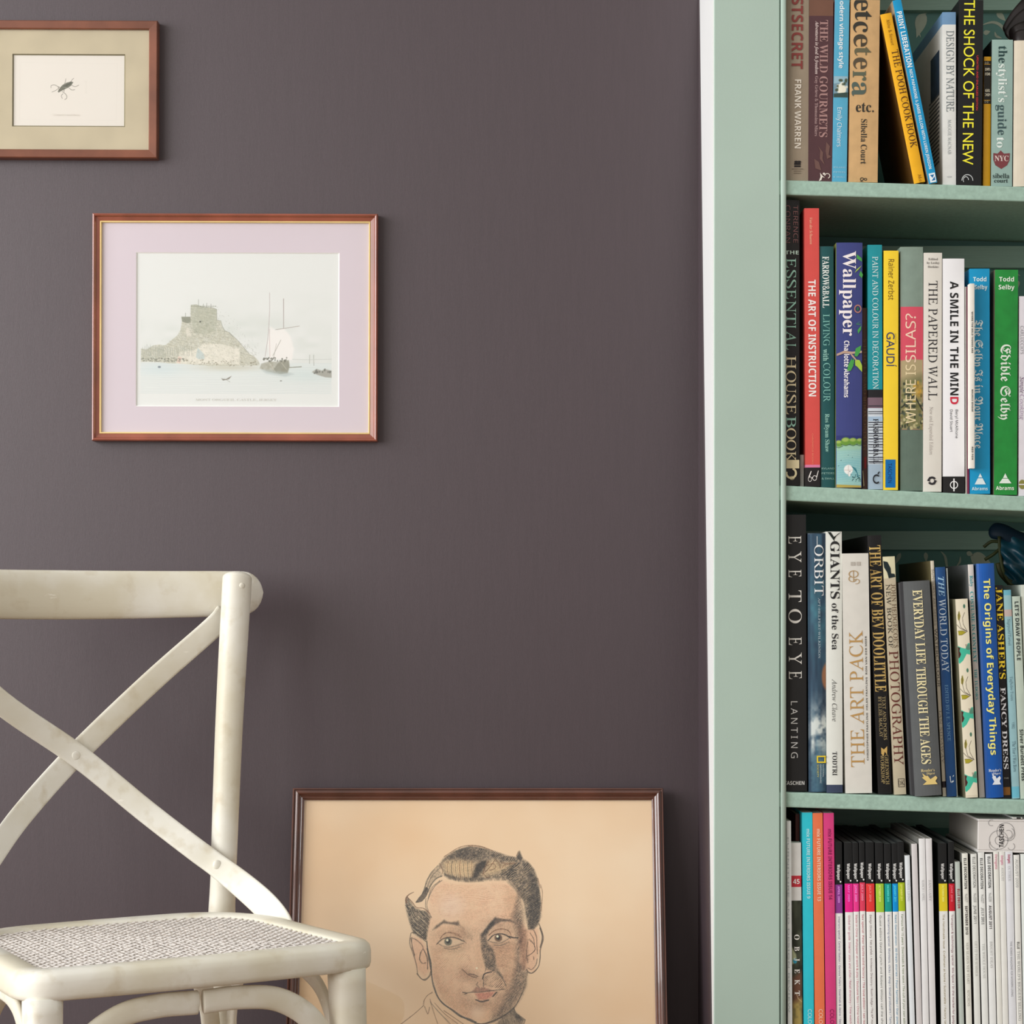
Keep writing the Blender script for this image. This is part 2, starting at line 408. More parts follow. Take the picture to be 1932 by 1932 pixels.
for k in range(14):
    leaf_shape(1500+40*k, 1600+(k*53) % 300, 26, 10, k*1.3); leaf_shape(1500+40*k, 120+(k*71) % 200, 26, 10, k*1.7)
    leaf_shape(1500+40*k, 560+(k*67) % 300, 26, 10, k*1.1); leaf_shape(1500+40*k, 1110+(k*61) % 300, 26, 10, k*.7)
o = leaf.build('wallpaper_motif', mat((170, 176, 160), .8, .1, key='pale_leaf_print'), bc); o['kind'] = 'stuff'

# ------------------------------------------------------------------ books
def make_book(row, pos, col, label, off=.012, kind='paper', depth=.20, bands=(), texts=(), side=None, name='book', cat='book', pages=(226, 218, 200),
              rough=.42, bulge=None, group=None, base=None, deco=None, var=.05, lying=False):
    """pos = (xl, xr, y) near the top and (xl, xr, y) near the bottom, in photo pixels on the spine plane"""
    Yb = Y0+off; mpp = Yb/F
    (xl, xr, yt), (xl2, xr2, y2) = pos
    w = ((xr-xl)+(xr2-xl2))/2*mpp
    ct, cb = (xl+xr)/2, (xl2+xr2)/2
    slope = (cb-ct)/(y2-yt)
    zs = base if base is not None else shz(row, cb)
    ybase = HZ+(ZC-zs)/mpp
    cbase = cb+slope*(ybase-y2)
    th = -math.atan(slope)
    if base is None: zs = shz(row, cbase)
    zs += abs(math.sin(th))*w/2+(w/2*.046+.0003 if base is None else .0002)
    ybase = HZ+(ZC-zs)/mpp
    H = (ybase-yt)*mpp/math.cos(th)
    t = thing(name, label, cat, (PX(cbase, Yb), Yb, zs), (0, th, 0), group)
    def Z(py): return (ybase-py)*mpp/math.cos(th)
    bg = bulge if bulge is not None else (.0022 if kind == 'hard' else .0004)
    def surf(x): return -bg*(1-np.minimum(1, (2*np.asarray(x)/w)**2))
    tk = .0022 if kind == 'hard' else (.0004 if kind == 'mag' else .0006)
    D = min(depth, 2.942-Yb)
    # cover
    n_ = 8; xs = [-w/2+w*k/n_ for k in range(n_+1)]
    outer = [(-w/2, D)]+[(x, float(surf(x))) for x in xs]+[(w/2, D)]
    inner = [(-w/2+tk, D)]+[(max(-w/2+tk, min(w/2-tk, x)), float(surf(x))+tk) for x in xs]+[(w/2-tk, D)]
    zc = sorted(set([0.0, H]+[min(H, max(0, Z(b_[k]))) for b_ in bands for k in (0, 1)]))
    mats = [mat(col, rough, .35, var, 60, key='book_cover')]; mids = []
    def band_mat(zm):
        for b_ in bands:
            if min(Z(b_[0]), Z(b_[1])) < zm < max(Z(b_[0]), Z(b_[1])):
                mm = mat(b_[2], rough, .35, var, 60, key='book_cover')
                if mm not in mats: mats.append(mm)
                return mats.index(mm)
        return 0
    V = []; Fc = []; mi = []; N_ = len(outer)
    for z in zc:
        V += [(x, y, z) for x, y in outer]+[(x, y, z) for x, y in inner]
    smat = None
    if side is not None:
        smat = mat(side, rough, .3, .15, 25, key='book_side'); mats.append(smat)
    for i in range(len(zc)-1):
        k_ = band_mat((zc[i]+zc[i+1])/2); a_ = i*2*N_; b_ = (i+1)*2*N_
        for k in range(N_-1):
            Fc.append((a_+k, a_+k+1, b_+k+1, b_+k)); mi.append(mats.index(smat) if (smat and k in (0, N_-2)) else k_)
            Fc.append((a_+N_+k+1, a_+N_+k, b_+N_+k, b_+N_+k+1)); mi.append(k_)
        for k in (0, N_-1): Fc.append((a_+k, b_+k, b_+N_+k, a_+N_+k)); mi.append(k_)
    L_ = (len(zc)-1)*2*N_
    for k in range(N_-1):
        Fc.append((k+1, k, N_+k, N_+k+1)); mi.append(band_mat(zc[0]+1e-5)); Fc.append((L_+k, L_+k+1, L_+N_+k+1, L_+N_+k)); mi.append(band_mat(zc[-1]-1e-5))
    mesh_obj('cover', V, Fc, mats, t, False, mi)
    ins = .003 if kind == 'hard' else .0002
    MB().box(-w/2+tk*1.02, w/2-tk*1.02, tk*1.1+bg*.2+.0003, D-(.004 if kind == 'hard' else .0003), ins, H-ins).build('page_block', page_mat(pages), t)
    # lettering
    V = []; Fc = []; mi = []; mats = []
    for tx in texts:
        s, st, c, y0_, y1_, u, cap, mode = tx
        g, gf = glyphs(s, st)
        if not len(g): continue
        ch = caph(st); cap_m = cap*mpp; sy = cap_m/ch
        bw = g[:, 0].max()
        yy = g[:, 1]*sy-cap_m/2; xc = (u-.5)*w
        if mode == 'd': xx = g[:, 0]*(Z(y0_)-Z(y1_))/bw; X = xc+yy; Zz = Z(y0_)-xx
        elif mode == 'u': xx = g[:, 0]*(Z(y0_)-Z(y1_))/bw; X = xc-yy; Zz = Z(y1_)+xx
        elif mode == 'h': xx = g[:, 0]*(y1_*mpp)/bw; X = xc-y1_*mpp/2+xx; Zz = Z(y0_)+yy
        i0 = len(V)
        ok = (X > -w/2+.0002) & (X < w/2-.0002) & (Zz > .0005) & (Zz < H-.0005)
        Xc = np.clip(X, -w/2+.0002, w/2-.0002); Zc = np.clip(Zz, .0005, H-.0005)
        Ys = surf(Xc)-.0004-.3*max(0, bg-.0006)
        V += list(zip(Xc.tolist(), Ys.tolist(), Zc.tolist()))
        mm = mat(c, .5, .3, 0, 10, key='spine_ink')
        if mm not in mats: mats.append(mm)
        k_ = mats.index(mm)
        for f in gf:
            if any(ok[j] for j in f): Fc.append(tuple(i0+j for j in f)); mi.append(k_)
    if Fc:
        o = mesh_obj('lettering', V, Fc, mats, t, False, mi); o['kind'] = 'stuff'
    ctx = dict(t=t, w=w, H=H, Z=Z, surf=surf, mpp=mpp, Yb=Yb, D=D)
    if deco: deco(ctx)
    return ctx
def flat(ctx, polys, name='printed_emblem', lift=.00045):
    """polys: list of (colour, [(u, py), ...]) printed on the spine"""
    V = []; Fc = []; mi = []; mats = []
    for c, P_ in polys:
        mm = mat(c, .5, .3, 0, 10, key='spine_ink')
        if mm not in mats: mats.append(mm)
        i0 = len(V)
        us = [q[0] for q in P_]; yf = float(np.min(ctx['surf']((np.linspace(min(us), max(us), 9)-.5)*ctx['w'])))-lift
        for u, py in P_:
            V.append(((u-.5)*ctx['w'], yf, ctx['Z'](py)))
        Fc.append(tuple(range(i0, i0+len(P_)))); mi.append(mats.index(mm)); lift += .00003
    o = mesh_obj(name, V, Fc, mats, ctx['t'], False, mi); o['kind'] = 'stuff'
    return o
def ring(u, py, ru, ry, k0=0, k1=1, wd=.2, n=18):
    out = []
    for i in range(n+1):
        t = 2*math.pi*(k0+(k1-k0)*i/n); out.append((u+ru*math.cos(t), py+ry*math.sin(t)))
    for i in range(n, -1, -1):
        t = 2*math.pi*(k0+(k1-k0)*i/n); out.append((u+ru*(1-wd)*math.cos(t), py+ry*(1-wd)*math.sin(t)))
    return out
def disc(u, py, ru, ry, n=16): return [(u+ru*math.cos(2*math.pi*i/n), py+ry*math.sin(2*math.pi*i/n)) for i in range(n)]
def rect(u0, u1, y0_, y1_): return [(u0, y1_), (u1, y1_), (u1, y0_), (u0, y0_)]
def picture(ctx, cv, y0_, y1_, u0=0.02, u1=.98, name='printed_picture'):
    w = ctx['w']; s = ctx['surf']
    return cv.mesh(name, (u0-.5)*w, (u1-.5)*w, ctx['Z'](y0_), ctx['Z'](y1_), lambda U: s(U)-.0003, print_mat(), ctx['t'])
G1, G2, G3, G4 = 'books on the top shelf', 'books on the second shelf', 'books on the third shelf', 'magazines on the bottom shelf'

# --- row 1
def d_post(c):
    flat(c, [((35, 30, 30), rect(.42, .68, 308, 312)), ((35, 30, 30), rect(.42, .68, 313, 316)), ((35, 30, 30), disc(.5, 306, .08, 2)), ((35, 30, 30), disc(.62, 306, .08, 2)),
             ((110, 98, 84), rect(.32, .78, 319, 320)), ((110, 98, 84), rect(.4, .7, 323, 324)), ((110, 98, 84), rect(.4, .7, 327, 328))], 'printed_emblem')
make_book(0, ((1480, 1526, 0), (1478, 1525, 340)), (163, 148, 128), 'taupe book with faded dark red capitals at the left end of the top shelf', kind='hard', depth=.17, group=G1, base=None,
          texts=[('POSTSECRET', 'bsans', (142, 66, 62), -44, 131, .52, 21, 'd'), ('FRANK WARREN', 'bsans', (238, 230, 216), 151, 281, .56, 12, 'd')], deco=d_post, pages=(205, 196, 178))
def d_wild(c):
    cc = (112, 82, 76)
    flat(c, [(cc, [(.4, 275), (.5, 285), (.48, 300), (.7, 312), (.6, 300), (.62, 288)]), (cc, [(.75, 268), (.9, 276), (.85, 292), (.97, 296), (.78, 300), (.72, 285)]),
             (cc, [(.25, 300), (.45, 306), (.55, 322), (.3, 318)]), ((235, 225, 215), [(.5, 326), (.58, 331), (.7, 336), (.6, 334), (.55, 340), (.45, 342), (.52, 334)]),
             ((235, 225, 215), disc(.66, 328, .05, 2)), ((235, 225, 215), ring(.8, 332, .12, 5, .5, 1.2, .25))])
make_book(0, ((1526, 1573, 0), (1525, 1569, 340)), (84, 54, 58), 'dark maroon book with dusty pink serif capitals and a white italic line', group=G1, kind='paper', depth=.19,
          bands=[(-80, 30, (118, 82, 66))], texts=[('THE WILD GOURMETS', 'bserif', (172, 134, 130), 38, 259, .62, 15, 'd'),
          ('Adventures in food & freedom', 'bital', (225, 205, 200), 40, 140, .33, 6, 'd'), ('Guy Grieve & Thomasina Miers', 'bserif', (180, 150, 148), 144, 257, .33, 5.5, 'd')], deco=d_wild)
def d_vint(c):
    cv = Canvas(0, 0, 28, 40, 1.5, (120, 150, 165)); cv.poly([(0, 0), (28, 0), (28, 10), (0, 14)], (150, 185, 200)); 
    for k in range(26): cv.ell(4+RNG.rand()*22, 6+RNG.rand()*26, 3, 2.6, (235, 235, 220) if k % 3 else (70, 80, 60), .8)
    cv.ell(17, 25, 8, 8, (238, 235, 215)); cv.poly([(0, 33), (28, 30), (28, 40), (0, 40)], (60, 80, 75))
    picture(c, cv, 144, 184)
make_book(0, ((1574.5, 1603, 0), (1570, 1597, 340)), (88, 172, 205), 'pale blue book with white rounded lettering and a small flower photograph', group=G1, depth=.19, side=(150, 60, 60),
          texts=[('modern vintage style', 'bsans', (232, 242, 245), -10, 129, .5, 8.5, 'd'), ('Emily Chalmers', 'sans', (225, 238, 242), 203, 277, .45, 8.5, 'd'),
                 ('RYLAND', 'sans', (175, 215, 228), 316, 22, .5, 2.6, 'h'), ('PETERS', 'sans', (175, 215, 228), 325, 22, .5, 2.6, 'h'), ('& SMALL', 'sans', (175, 215, 228), 334, 22, .5, 2.6, 'h')], deco=d_vint)
ec = (52, 50, 44)
make_book(0, ((1606, 1660, 0), (1601, 1656, 340)), (204, 166, 116), 'kraft brown book with large dark typewriter style letters', group=G1, kind='hard', bulge=.0008, depth=.18, off=.010, var=.09,
          texts=[('e', 'bserif', ec, -3, 21, .44, 36, 'd'), ('t', 'bserif', ec, 21, 39, .45, 33, 'd'), ('c', 'bserif', ec, 41, 62, .44, 38, 'd'), ('e', 'bserif', (70, 62, 48), 65, 89, .44, 36, 'd'),
                 ('t', 'bserif', (100, 96, 72), 89, 106, .45, 33, 'd'), ('e', 'bserif', (84, 74, 58), 109, 131, .44, 36, 'd'), ('r', 'bserif', (92, 98, 80), 134, 153, .42, 36, 'd'), ('a', 'bserif', (82, 96, 88), 155, 182, .42, 38, 'd'),
                 ('etc.', 'bserif', ec, 202, 34, .52, 19, 'h'), ('Sibella Court', 'bserif', ec, 225, 310, .5, 11, 'd'), ('&', 'bserif', ec, 335, 345, .5, 12, 'd')])
make_book(0, ((1660.5, 1680.5, 26), (1723.5, 1746.5, 348)), (240, 178, 28), 'yellow book leaning left against the blue spine, dark serif capitals', group=G1, side=(84, 56, 22), depth=.17, off=.006, kind='hard', bulge=.001,
          texts=[('Milne & Stewart', 'ital', (130, 90, 20), 37, 86, .55, 6, 'd'), ('THE POOH COOK BOOK', 'serif', (70, 35, 20), 95, 279, .62, 12.5, 'd'), ('Methuen', 'ital', (120, 80, 20), 329, 360, .6, 6, 'd')])
def d_print(c):
    flat(c, [((235, 245, 248), rect(.18, .9, 327, 344)), ((20, 110, 170), [(.3, 330), (.8, 330), (.55, 336)]), ((20, 110, 170), [(.35, 341), (.8, 334), (.8, 341)])])
make_book(0, ((1683.5, 1699, 0), (1752, 1769, 348)), (20, 152, 204), 'bright blue slim book leaning left with bold white capitals', group=G1, depth=.2, off=.004, side=(168, 150, 125),
          texts=[('PRINT LIBERATION', 'bsans', (240, 248, 250), 22, 127, .5, 9.5, 'd'), ('NICK PAPARONE & JAMIE DILLON WITH LUREN JENISON', 'bsans', (225, 242, 248), 131, 319, .5, 5.5, 'd')], deco=d_print)
def d_nature(c):
    D = c['D']; w = c['w']; Z = c['Z']; x = -w/2-.0004
    def q(y0_, y1_, d0, d1, col, nm):
        o = mesh_obj(nm, [(x, d0, Z(y0_)), (x, d1, Z(y0_)), (x, d1, Z(y1_)), (x, d0, Z(y1_))], [(0, 1, 2, 3)], mat(col, .5, .3, .3, 60, key='cover_print'), c['t'])
    q(86, 168, .020, .075, (52, 72, 96), 'printed_picture')
    mb = MB()
    for k in range(17):
        yy = 168+k*8
        mb.poly([(x, .02, Z(yy)), (x, .085, Z(yy)), (x, .085, Z(yy+3.5)), (x, .02, Z(yy+3.5))])
    o = mb.build('cover_text_lines', mat((92, 98, 104), .5, .2, 0, key='cover_ink'), c['t']); o['kind'] = 'stuff'
make_book(0, ((1778, 1803.5, 23), (1779, 1803.5, 348)), (226, 228, 224), 'white book with a grey-blue top band and thin grey capitals', group=G1, depth=.2, off=.010,
          bands=[(23, 46.5, (112, 150, 186))], texts=[('DESIGN BY NATURE', 'serif', (112, 122, 126), 58, 211, .56, 14, 'd'), ('MAGGIE MACNAB', 'serif', (150, 158, 160), 226, 291, .5, 6, 'd'),
          ('HOW', 'sans', (170, 175, 178), 334, 9, .5, 3, 'h')], deco=d_nature)
def d_shock(c): flat(c, [((200, 205, 205), ring(.42, 341, .24, 12, .5, 1, .12)), ((200, 205, 205), ring(.36, 340, .12, 7, .4, 1, .2))])
make_book(0, ((1809, 1856, 0), (1806, 1851, 345)), (32, 34, 36), 'black book with large bright yellow capitals reading downwards', group=G1, depth=.21, off=.008, side=(22, 24, 26),
          texts=[('THE SHOCK OF THE NEW', 'gill', (248, 240, 60), 0, 311, .43, 20, 'd'), ('UPDATED AND ENLARGED EDITION', 'gill', (226, 60, 62), 105, 208, .78, 3.6, 'd')], deco=d_shock)
def d_ivory(c):
    k = (38, 36, 30); y = (222, 168, 30); w_ = (238, 232, 205)
    flat(c, [(k, rect(.0, .93, 115, 196)), (y, rect(.0, .86, 121, 122)), (y, rect(.0, .86, 189, 190)), (y, rect(.82, .86, 121, 190)),
             (w_, ring(.2, 119, .1, 2)), (w_, ring(.5, 119, .1, 2)), (w_, ring(.2, 192, .1, 2)), (w_, ring(.5, 192, .1, 2))], lift=.0002)
make_book(0, ((1857.5, 1869.3, 107), (1854, 1869, 350)), (222, 166, 26), 'yellow book with a black title panel, half hidden beside the tall black book', group=G1, depth=.15, off=.014,
          texts=[('NDRY', 'bsans', (238, 232, 205), 131, 15, .4, 5, 'h'), ('NTORS', 'bsans', (238, 232, 205), 140, 17, .42, 5, 'h'), ('NGEL', 'bsans', (238, 232, 205), 171, 14, .38, 5, 'h'), ('LCHIN', 'bsans', (238, 232, 205), 179, 15, .4, 5, 'h')], deco=d_ivory)
def d_styl(c):
    flat(c, [((122, 62, 66), [(.1, 289), (.3, 290), (.45, 284), (.6, 290), (.88, 289), (.86, 303), (.75, 312), (.48, 319), (.2, 312), (.1, 302)])], 'printed_shield', .0002)
make_book(0, ((1870.5, 1912, 75), (1870.5, 1908.5, 350)), (150, 178, 170), 'sage grey-green book with dark and white lowercase words and a maroon shield', group=G1, depth=.16, off=.009, side=(30, 34, 32),
          texts=[('the', 'bserif', (38, 66, 66), 87, 119, .52, 16, 'd'), ("stylist's", 'bserif', (228, 238, 232), 121, 193, .52, 16, 'd'), ('guide', 'bserif', (60, 84, 86), 198, 255, .5, 16, 'd'), ('to', 'bserif', (228, 238, 232), 259, 279, .45, 15, 'd'),
                 ('NYC', 'bserif', (222, 205, 198), 299, 26, .49, 10, 'h'), ('sibella', 'bserif', (45, 62, 60), 332, 31, .47, 9, 'h'), ('court', 'bserif', (45, 62, 60), 341, 26, .47, 7.5, 'h')], deco=d_styl)
make_book(0, ((1913.5, 1962, 77), (1912, 1960, 352)), (218, 208, 188), 'plain cream book at the right edge of the top shelf', group=G1, kind='hard', depth=.17, off=.008)

# --- row 2
def d_ess(c):
    flat(c, [((235, 222, 180), rect(.35, .97, 868, 884)), ((235, 222, 180), ring(.58, 893, .28, 11, -.2, .55, .35)), ((235, 222, 180), ring(.62, 902, .12, 3.5))])
tc_, cc_ = (160, 208, 190), (232, 218, 180)
ess = 'ESSENTIALHOUSEBOOK'; ty = [(488, 506), (510, 526), (528, 545), (547, 565), (568, 590), (592, 612), (614, 620), (625, 645), (649, 660), (672, 697), (700, 722), (722, 742), (745, 762), (764, 782), (786, 807), (808, 829), (830, 850), (852, 872)]
te = [(ch_, 'serif', tc_ if (i < 9 or i in (14,)) else cc_, a_, b_, .58, 18, 'd') for i, (ch_, (a_, b_)) in enumerate(zip(ess, ty))]
make_book(1, ((1469.5, 1508.5, 378), (1469.5, 1508.5, 916)), (44, 40, 40), 'tall black book with spaced pale green and cream capitals at the second shelf left end', group=G2, kind='hard', bulge=.0025, depth=.24, off=.0138,
          texts=[('TERENCE', 'sans', (132, 92, 92), 388, 459, .80, 9, 'd'), ('CONRAN', 'sans', (132, 92, 92), 388, 459, .42, 9, 'd'), ('THE', 'bsans', (200, 225, 212), 477, 26, .62, 7, 'h')]+te, deco=d_ess)
make_book(1, ((1509.5, 1516.5, 858), (1509.5, 1516.5, 918)), (190, 190, 182), 'slim low pale grey booklet between the tall black and red books', group=G2, kind='mag', depth=.12, off=.02)
def d_art(c):
    w_ = (240, 235, 230)
    flat(c, [(w_, ring(.3, 904, .13, 5)), (w_, ring(.62, 902, .15, 5)), (w_, [(.74, 899), (.86, 888), (.9, 888), (.78, 901)]), (w_, [(.2, 900), (.36, 889), (.42, 889), (.26, 902)]), (w_, [(.4, 902), (.52, 899), (.52, 901), (.4, 904)])])
make_book(1, ((1517.5, 1545, 393), (1519.5, 1547.5, 917)), (222, 84, 78), 'tall coral red book with bold white sans capitals', group=G2, kind='hard', bulge=.0005, depth=.24, off=.010, var=.03,
          bands=[(877, 882, (226, 130, 170)), (882, 925, (48, 42, 44))], texts=[('Van der Schueren', 'ital', (245, 205, 170), 411, 461, .45, 5, 'd'), ('THE ART OF INSTRUCTION', 'bsans', (250, 244, 240), 528, 748, .5, 14, 'd'),
          ('CHRONICLE BOOKS', 'sans', (240, 150, 120), 818, 876, .5, 2.6, 'd')], deco=d_art)
make_book(1, ((1547, 1572, 465), (1548, 1575.5, 919)), (26, 82, 84), 'dark teal book with white serif title and small green author name', group=G2, depth=.2, off=.012, kind='hard', bulge=.001,
          texts=[('FARROW&BALL', 'bserif', (232, 238, 232), 484, 581, .42, 12, 'd'), ('LIVING', 'serif', (130, 190, 180), 593, 653, .45, 12, 'd'), ('with', 'bserif', (150, 200, 188), 659, 681, .4, 10, 'd'), ('COLOUR', 'serif', (130, 190, 180), 685, 758, .46, 12.5, 'd'),
                 ('Ros Byam Shaw', 'bserif', (150, 200, 188), 781, 853, .48, 8, 'd'), ('RYLAND', 'sans', (150, 195, 185), 884, 24, .52, 3.2, 'h'), ('PETERS', 'sans', (150, 195, 185), 893, 24, .52, 3.2, 'h'), ('& SMALL', 'sans', (150, 195, 185), 903, 24, .52, 3.2, 'h')])
def d_wallp(c):
    g, l, dk, tn = (72, 158, 76), (168, 200, 70), (40, 110, 60), (190, 160, 140)
    def lf(u, y, du, dy, col, dk_=None):
        P_ = [(u, y), (u+du*.35-dy*.004, y+dy*.5+abs(du)*2), (u+du, y+dy), (u+du*.6+dy*.006, y+dy*.4-abs(du)*3)]
        return (col, P_)
    pol = [lf(.98, 494, -.2, -14, g), lf(.70, 515, .27, -14, l), lf(.98, 525, -.05, -14, g), lf(.98, 612, -.25, 0, g), lf(.84, 630, .12, -16, g), lf(.74, 612, .22, -6, g),
           (tn, [(.02, 668), (.3, 662), (.6, 664), (.98, 662), (.98, 666), (.6, 668), (.3, 667), (.02, 672)]), (tn, [(.5, 666), (.62, 674), (.78, 682), (.78, 679), (.64, 670)]),
           lf(.72, 670, .2, -16, g), lf(.55, 696, .14, -20, g), lf(.72, 680, .24, 18, l), (g, [(.45, 690), (.6, 676), (.66, 690), (.55, 700), (.42, 700)]), (l, [(.72, 678), (.9, 680), (.99, 690), (.99, 702), (.84, 694)]), (g, [(.70, 672), (.74, 658), (.95, 652), (.92, 664), (.8, 673)]),
           ((175, 120, 105), ring(.82, 583, .14, 8, 0, 1, .3)), (dk, disc(.82, 583, .04, 3))]
    flat(c, pol, 'printed_leaves')
    cv = Canvas(0, 0, 48, 98, 1.4, (52, 58, 115))
    cv.poly([(0, 18), (48, 18), (48, 98), (0, 98)], (150, 196, 190)); cv.poly([(0, 50), (48, 40), (48, 80), (0, 85)], (120, 182, 196), .5, 12); cv.poly([(0, 14), (48, 14), (48, 26), (0, 28)], (160, 200, 170), .8, 4)
    for x, y, r in ((5, 15, 7), (18, 11, 9), (32, 11, 8), (45, 11, 7)):
        cv.ell(x, y, r, r*.85, (108, 152, 62)); cv.ell(x-1, y-3, r*.7, r*.4, (176, 196, 104), .8, .6); cv.stroke([(x-r, y+6), (x, y+8), (x+r, y+5)], 1.4, (60, 90, 60), .8)
    for k in range(14): cv.stroke([(2, 32+k*4.5), (20, 30+k*4.5), (46, 33+k*4.4)], .5, (196, 222, 214), .5)
    cv.ell(23, 64, 8.5, 9, (240, 240, 236), 1, .15); cv.stroke([(23, 56), (23, 76)], .7, (190, 170, 160)); cv.stroke([(15, 65), (31, 65)], .7, (190, 170, 160)); cv.ell(25, 74, 2, 3, (240, 240, 236))
    for k in range(5): cv.stroke([(29+k, 58+k), (37+k*.6, 62+k*2), (42, 76+k)], .8, (38, 110, 124))
    for k in range(26): cv.ell(30+RNG.rand()*17, 74+RNG.rand()*12, 1, .8, (30, 70, 70))
    for k in range(8): cv.ell(4+RNG.rand()*40, 34+RNG.rand()*55, .9, .7, (40, 80, 90))
    cv.poly([(0, 92), (48, 94), (48, 98), (0, 98)], (180, 160, 80))
    picture(c, cv, 822, 920)
make_book(1, ((1578, 1627, 458), (1576.5, 1626, 921)), (60, 68, 128), 'navy blue book with bold white slab lettering, leaves and a painted landscape foot', group=G2, depth=.22, off=.008, kind='hard', bulge=.0012, side=(120, 135, 70), var=.03,
          texts=[('Wallpaper', 'bserif', (244, 236, 236), 474, 634, .5, 24, 'd'), ('Charlotte Abrahams', 'bsans', (244, 240, 242), 643, 750, .4, 9.5, 'd')], deco=d_wallp)
def d_brown(c): flat(c, [((128, 30, 30), rect(.35, .8, 862, 884)), ((205, 190, 150), [(.0, 888), (.12, 888), (.35, 916), (.2, 918)])])
make_book(1, ((1627.3, 1635.6, 581), (1627, 1636.5, 924)), (78, 48, 38), 'narrow dark brown book recessed beside the navy book', group=G2, depth=.2, off=.016, texts=[('MAKING YOUR OWN CLOTHES', 'serif', (122, 92, 60), 640, 850, .5, 5.5, 'u')], deco=d_brown)
def d_paint(c):
    P_ = [((52, 48, 56), rect(.0, 1, 776, 777.5)), ((60, 54, 62), rect(0, 1, 765, 767)), ((168, 192, 214), rect(0, 1, 786, 794))]
    for k, y in enumerate((780, 796, 801, 805, 811, 817, 822, 827, 833, 838, 843, 849, 855, 862, 866, 870, 873)): P_.append(((58, 62, 76) if k % 3 else (40, 40, 50), rect(0, 1, y, y+(1.8 if k % 2 else 1.0))))
    flat(c, P_, 'printed_stripes', .0002)
    flat(c, [((30, 30, 34), ring(.55, 904, .26, 9, .12, .88, .32)), ((30, 30, 34), [(.62, 893), (.74, 889), (.78, 891), (.66, 896)])], lift=.0014)
make_book(1, ((1637, 1664, 462), (1638.5, 1665.5, 925)), (28, 146, 156), 'teal book with white serif capitals and a striped lower spine', group=G2, depth=.2, off=.010, kind='paper',
          bands=[(735, 750, (46, 44, 50)), (750, 770, (120, 96, 108)), (770, 784, (206, 214, 222)), (784, 876, (206, 216, 224)), (876, 960, (164, 184, 200))],
          texts=[('PAINT AND COLOUR IN DECORATION', 'serif', (222, 240, 240), 484, 734, .52, 10.5, 'd'), ('FARROW&BALL', 'bserif', (38, 38, 44), 790, 875, .52, 9.5, 'd')], deco=d_paint)
make_book(1, ((1667, 1695.5, 473), (1666.5, 1694, 926)), (248, 212, 52), 'bright yellow book with navy capitals and a blue block at the foot', group=G2, depth=.21, off=.010, side=(225, 180, 40), var=.02,
          texts=[('Rainer Zerbst', 'sans', (120, 92, 30), 489, 566, .5, 10.5, 'd'), ('ANTONI', 'sans', (170, 160, 60), 629, 648, .8, 3, 'd'), ('GAUDÍ', 'gill', (52, 62, 104), 627, 692, .46, 15, 'd'), ('TASCHEN', 'sans', (20, 44, 100), 874, 911, .44, 7, 'd')],
          deco=lambda c: flat(c, [((8, 108, 176), rect(.14, .82, 867, 920))], 'printed_block', .0002))
def d_silas(c):
    cv = Canvas(0, 0, 42, 232, 1.3, (214, 84, 102))
    cv.poly([(0, 102), (20, 99), (42, 100), (42, 232), (0, 232)], (176, 160, 122), 1, 2); cv.poly([(0, 140), (42, 128), (42, 232), (0, 232)], (110, 112, 76), .8, 16)
    for k in range(150):
        x, y = RNG.rand()*42, 140+RNG.rand()*92; c_ = [(52, 60, 48), (196, 186, 140), (120, 124, 80), (74, 84, 72), (206, 164, 60)][RNG.randint(5)]
        if c_[0] == 206 and (x < 24 or y > 180): c_ = (120, 116, 70)
        cv.ell(x, y, 1.5+RNG.rand()*2.6, 1.2+RNG.rand()*3, c_, .85)
    cv.ell(34, 158, 8, 14, (198, 156, 70), .7, .8); cv.stroke([(2, 190), (14, 180), (26, 168), (42, 196)], 3, (44, 48, 44), .8)
    picture(c, cv, 579, 811, .0, 1)
make_book(1, ((1698.5, 1741.5, 466), (1699, 1741, 927)), (132, 150, 138), 'grey-green cloth book with a red and landscape band, title reading upwards', group=G2, depth=.2, off=.012, kind='hard', bulge=.001, rough=.85, var=.07,
          bands=[(811, 960, (98, 116, 104))], texts=[('WHERE IS', 'sans', (232, 214, 172), 688, 799, .45, 19, 'u'), ('SILAS?', 'sans', (244, 214, 190), 592, 684, .45, 19, 'u')], deco=d_silas)
def d_pap(c):
    k = (44, 42, 46); flat(c, [(k, ring(.47, 907, .24, 8, .05, .42, .5)), (k, ring(.47, 907, .24, 8, .55, .92, .5)), (k, [(.2, 907), (.34, 899), (.36, 909)]), (k, [(.74, 907), (.6, 915), (.58, 905)])])
make_book(1, ((1743, 1777.5, 477), (1742, 1776, 929)), (224, 220, 210), 'cream book with elegant thin black serif capitals', group=G2, depth=.2, off=.010, kind='hard', bulge=.0006, var=.02,
          texts=[('Edited', 'bserif', (120, 116, 112), 489, 18, .5, 4, 'h'), ('by Lesley', 'bserif', (120, 116, 112), 496, 24, .5, 4, 'h'), ('Hoskins', 'bserif', (120, 116, 112), 503.5, 20, .5, 4, 'h'),
                 ('THE PAPERED WALL', 'serif', (40, 38, 42), 530, 755, .5, 16.5, 'd'), ('New and Expanded Edition', 'serif', (168, 160, 154), 768, 858, .42, 6.5, 'd')], deco=d_pap)
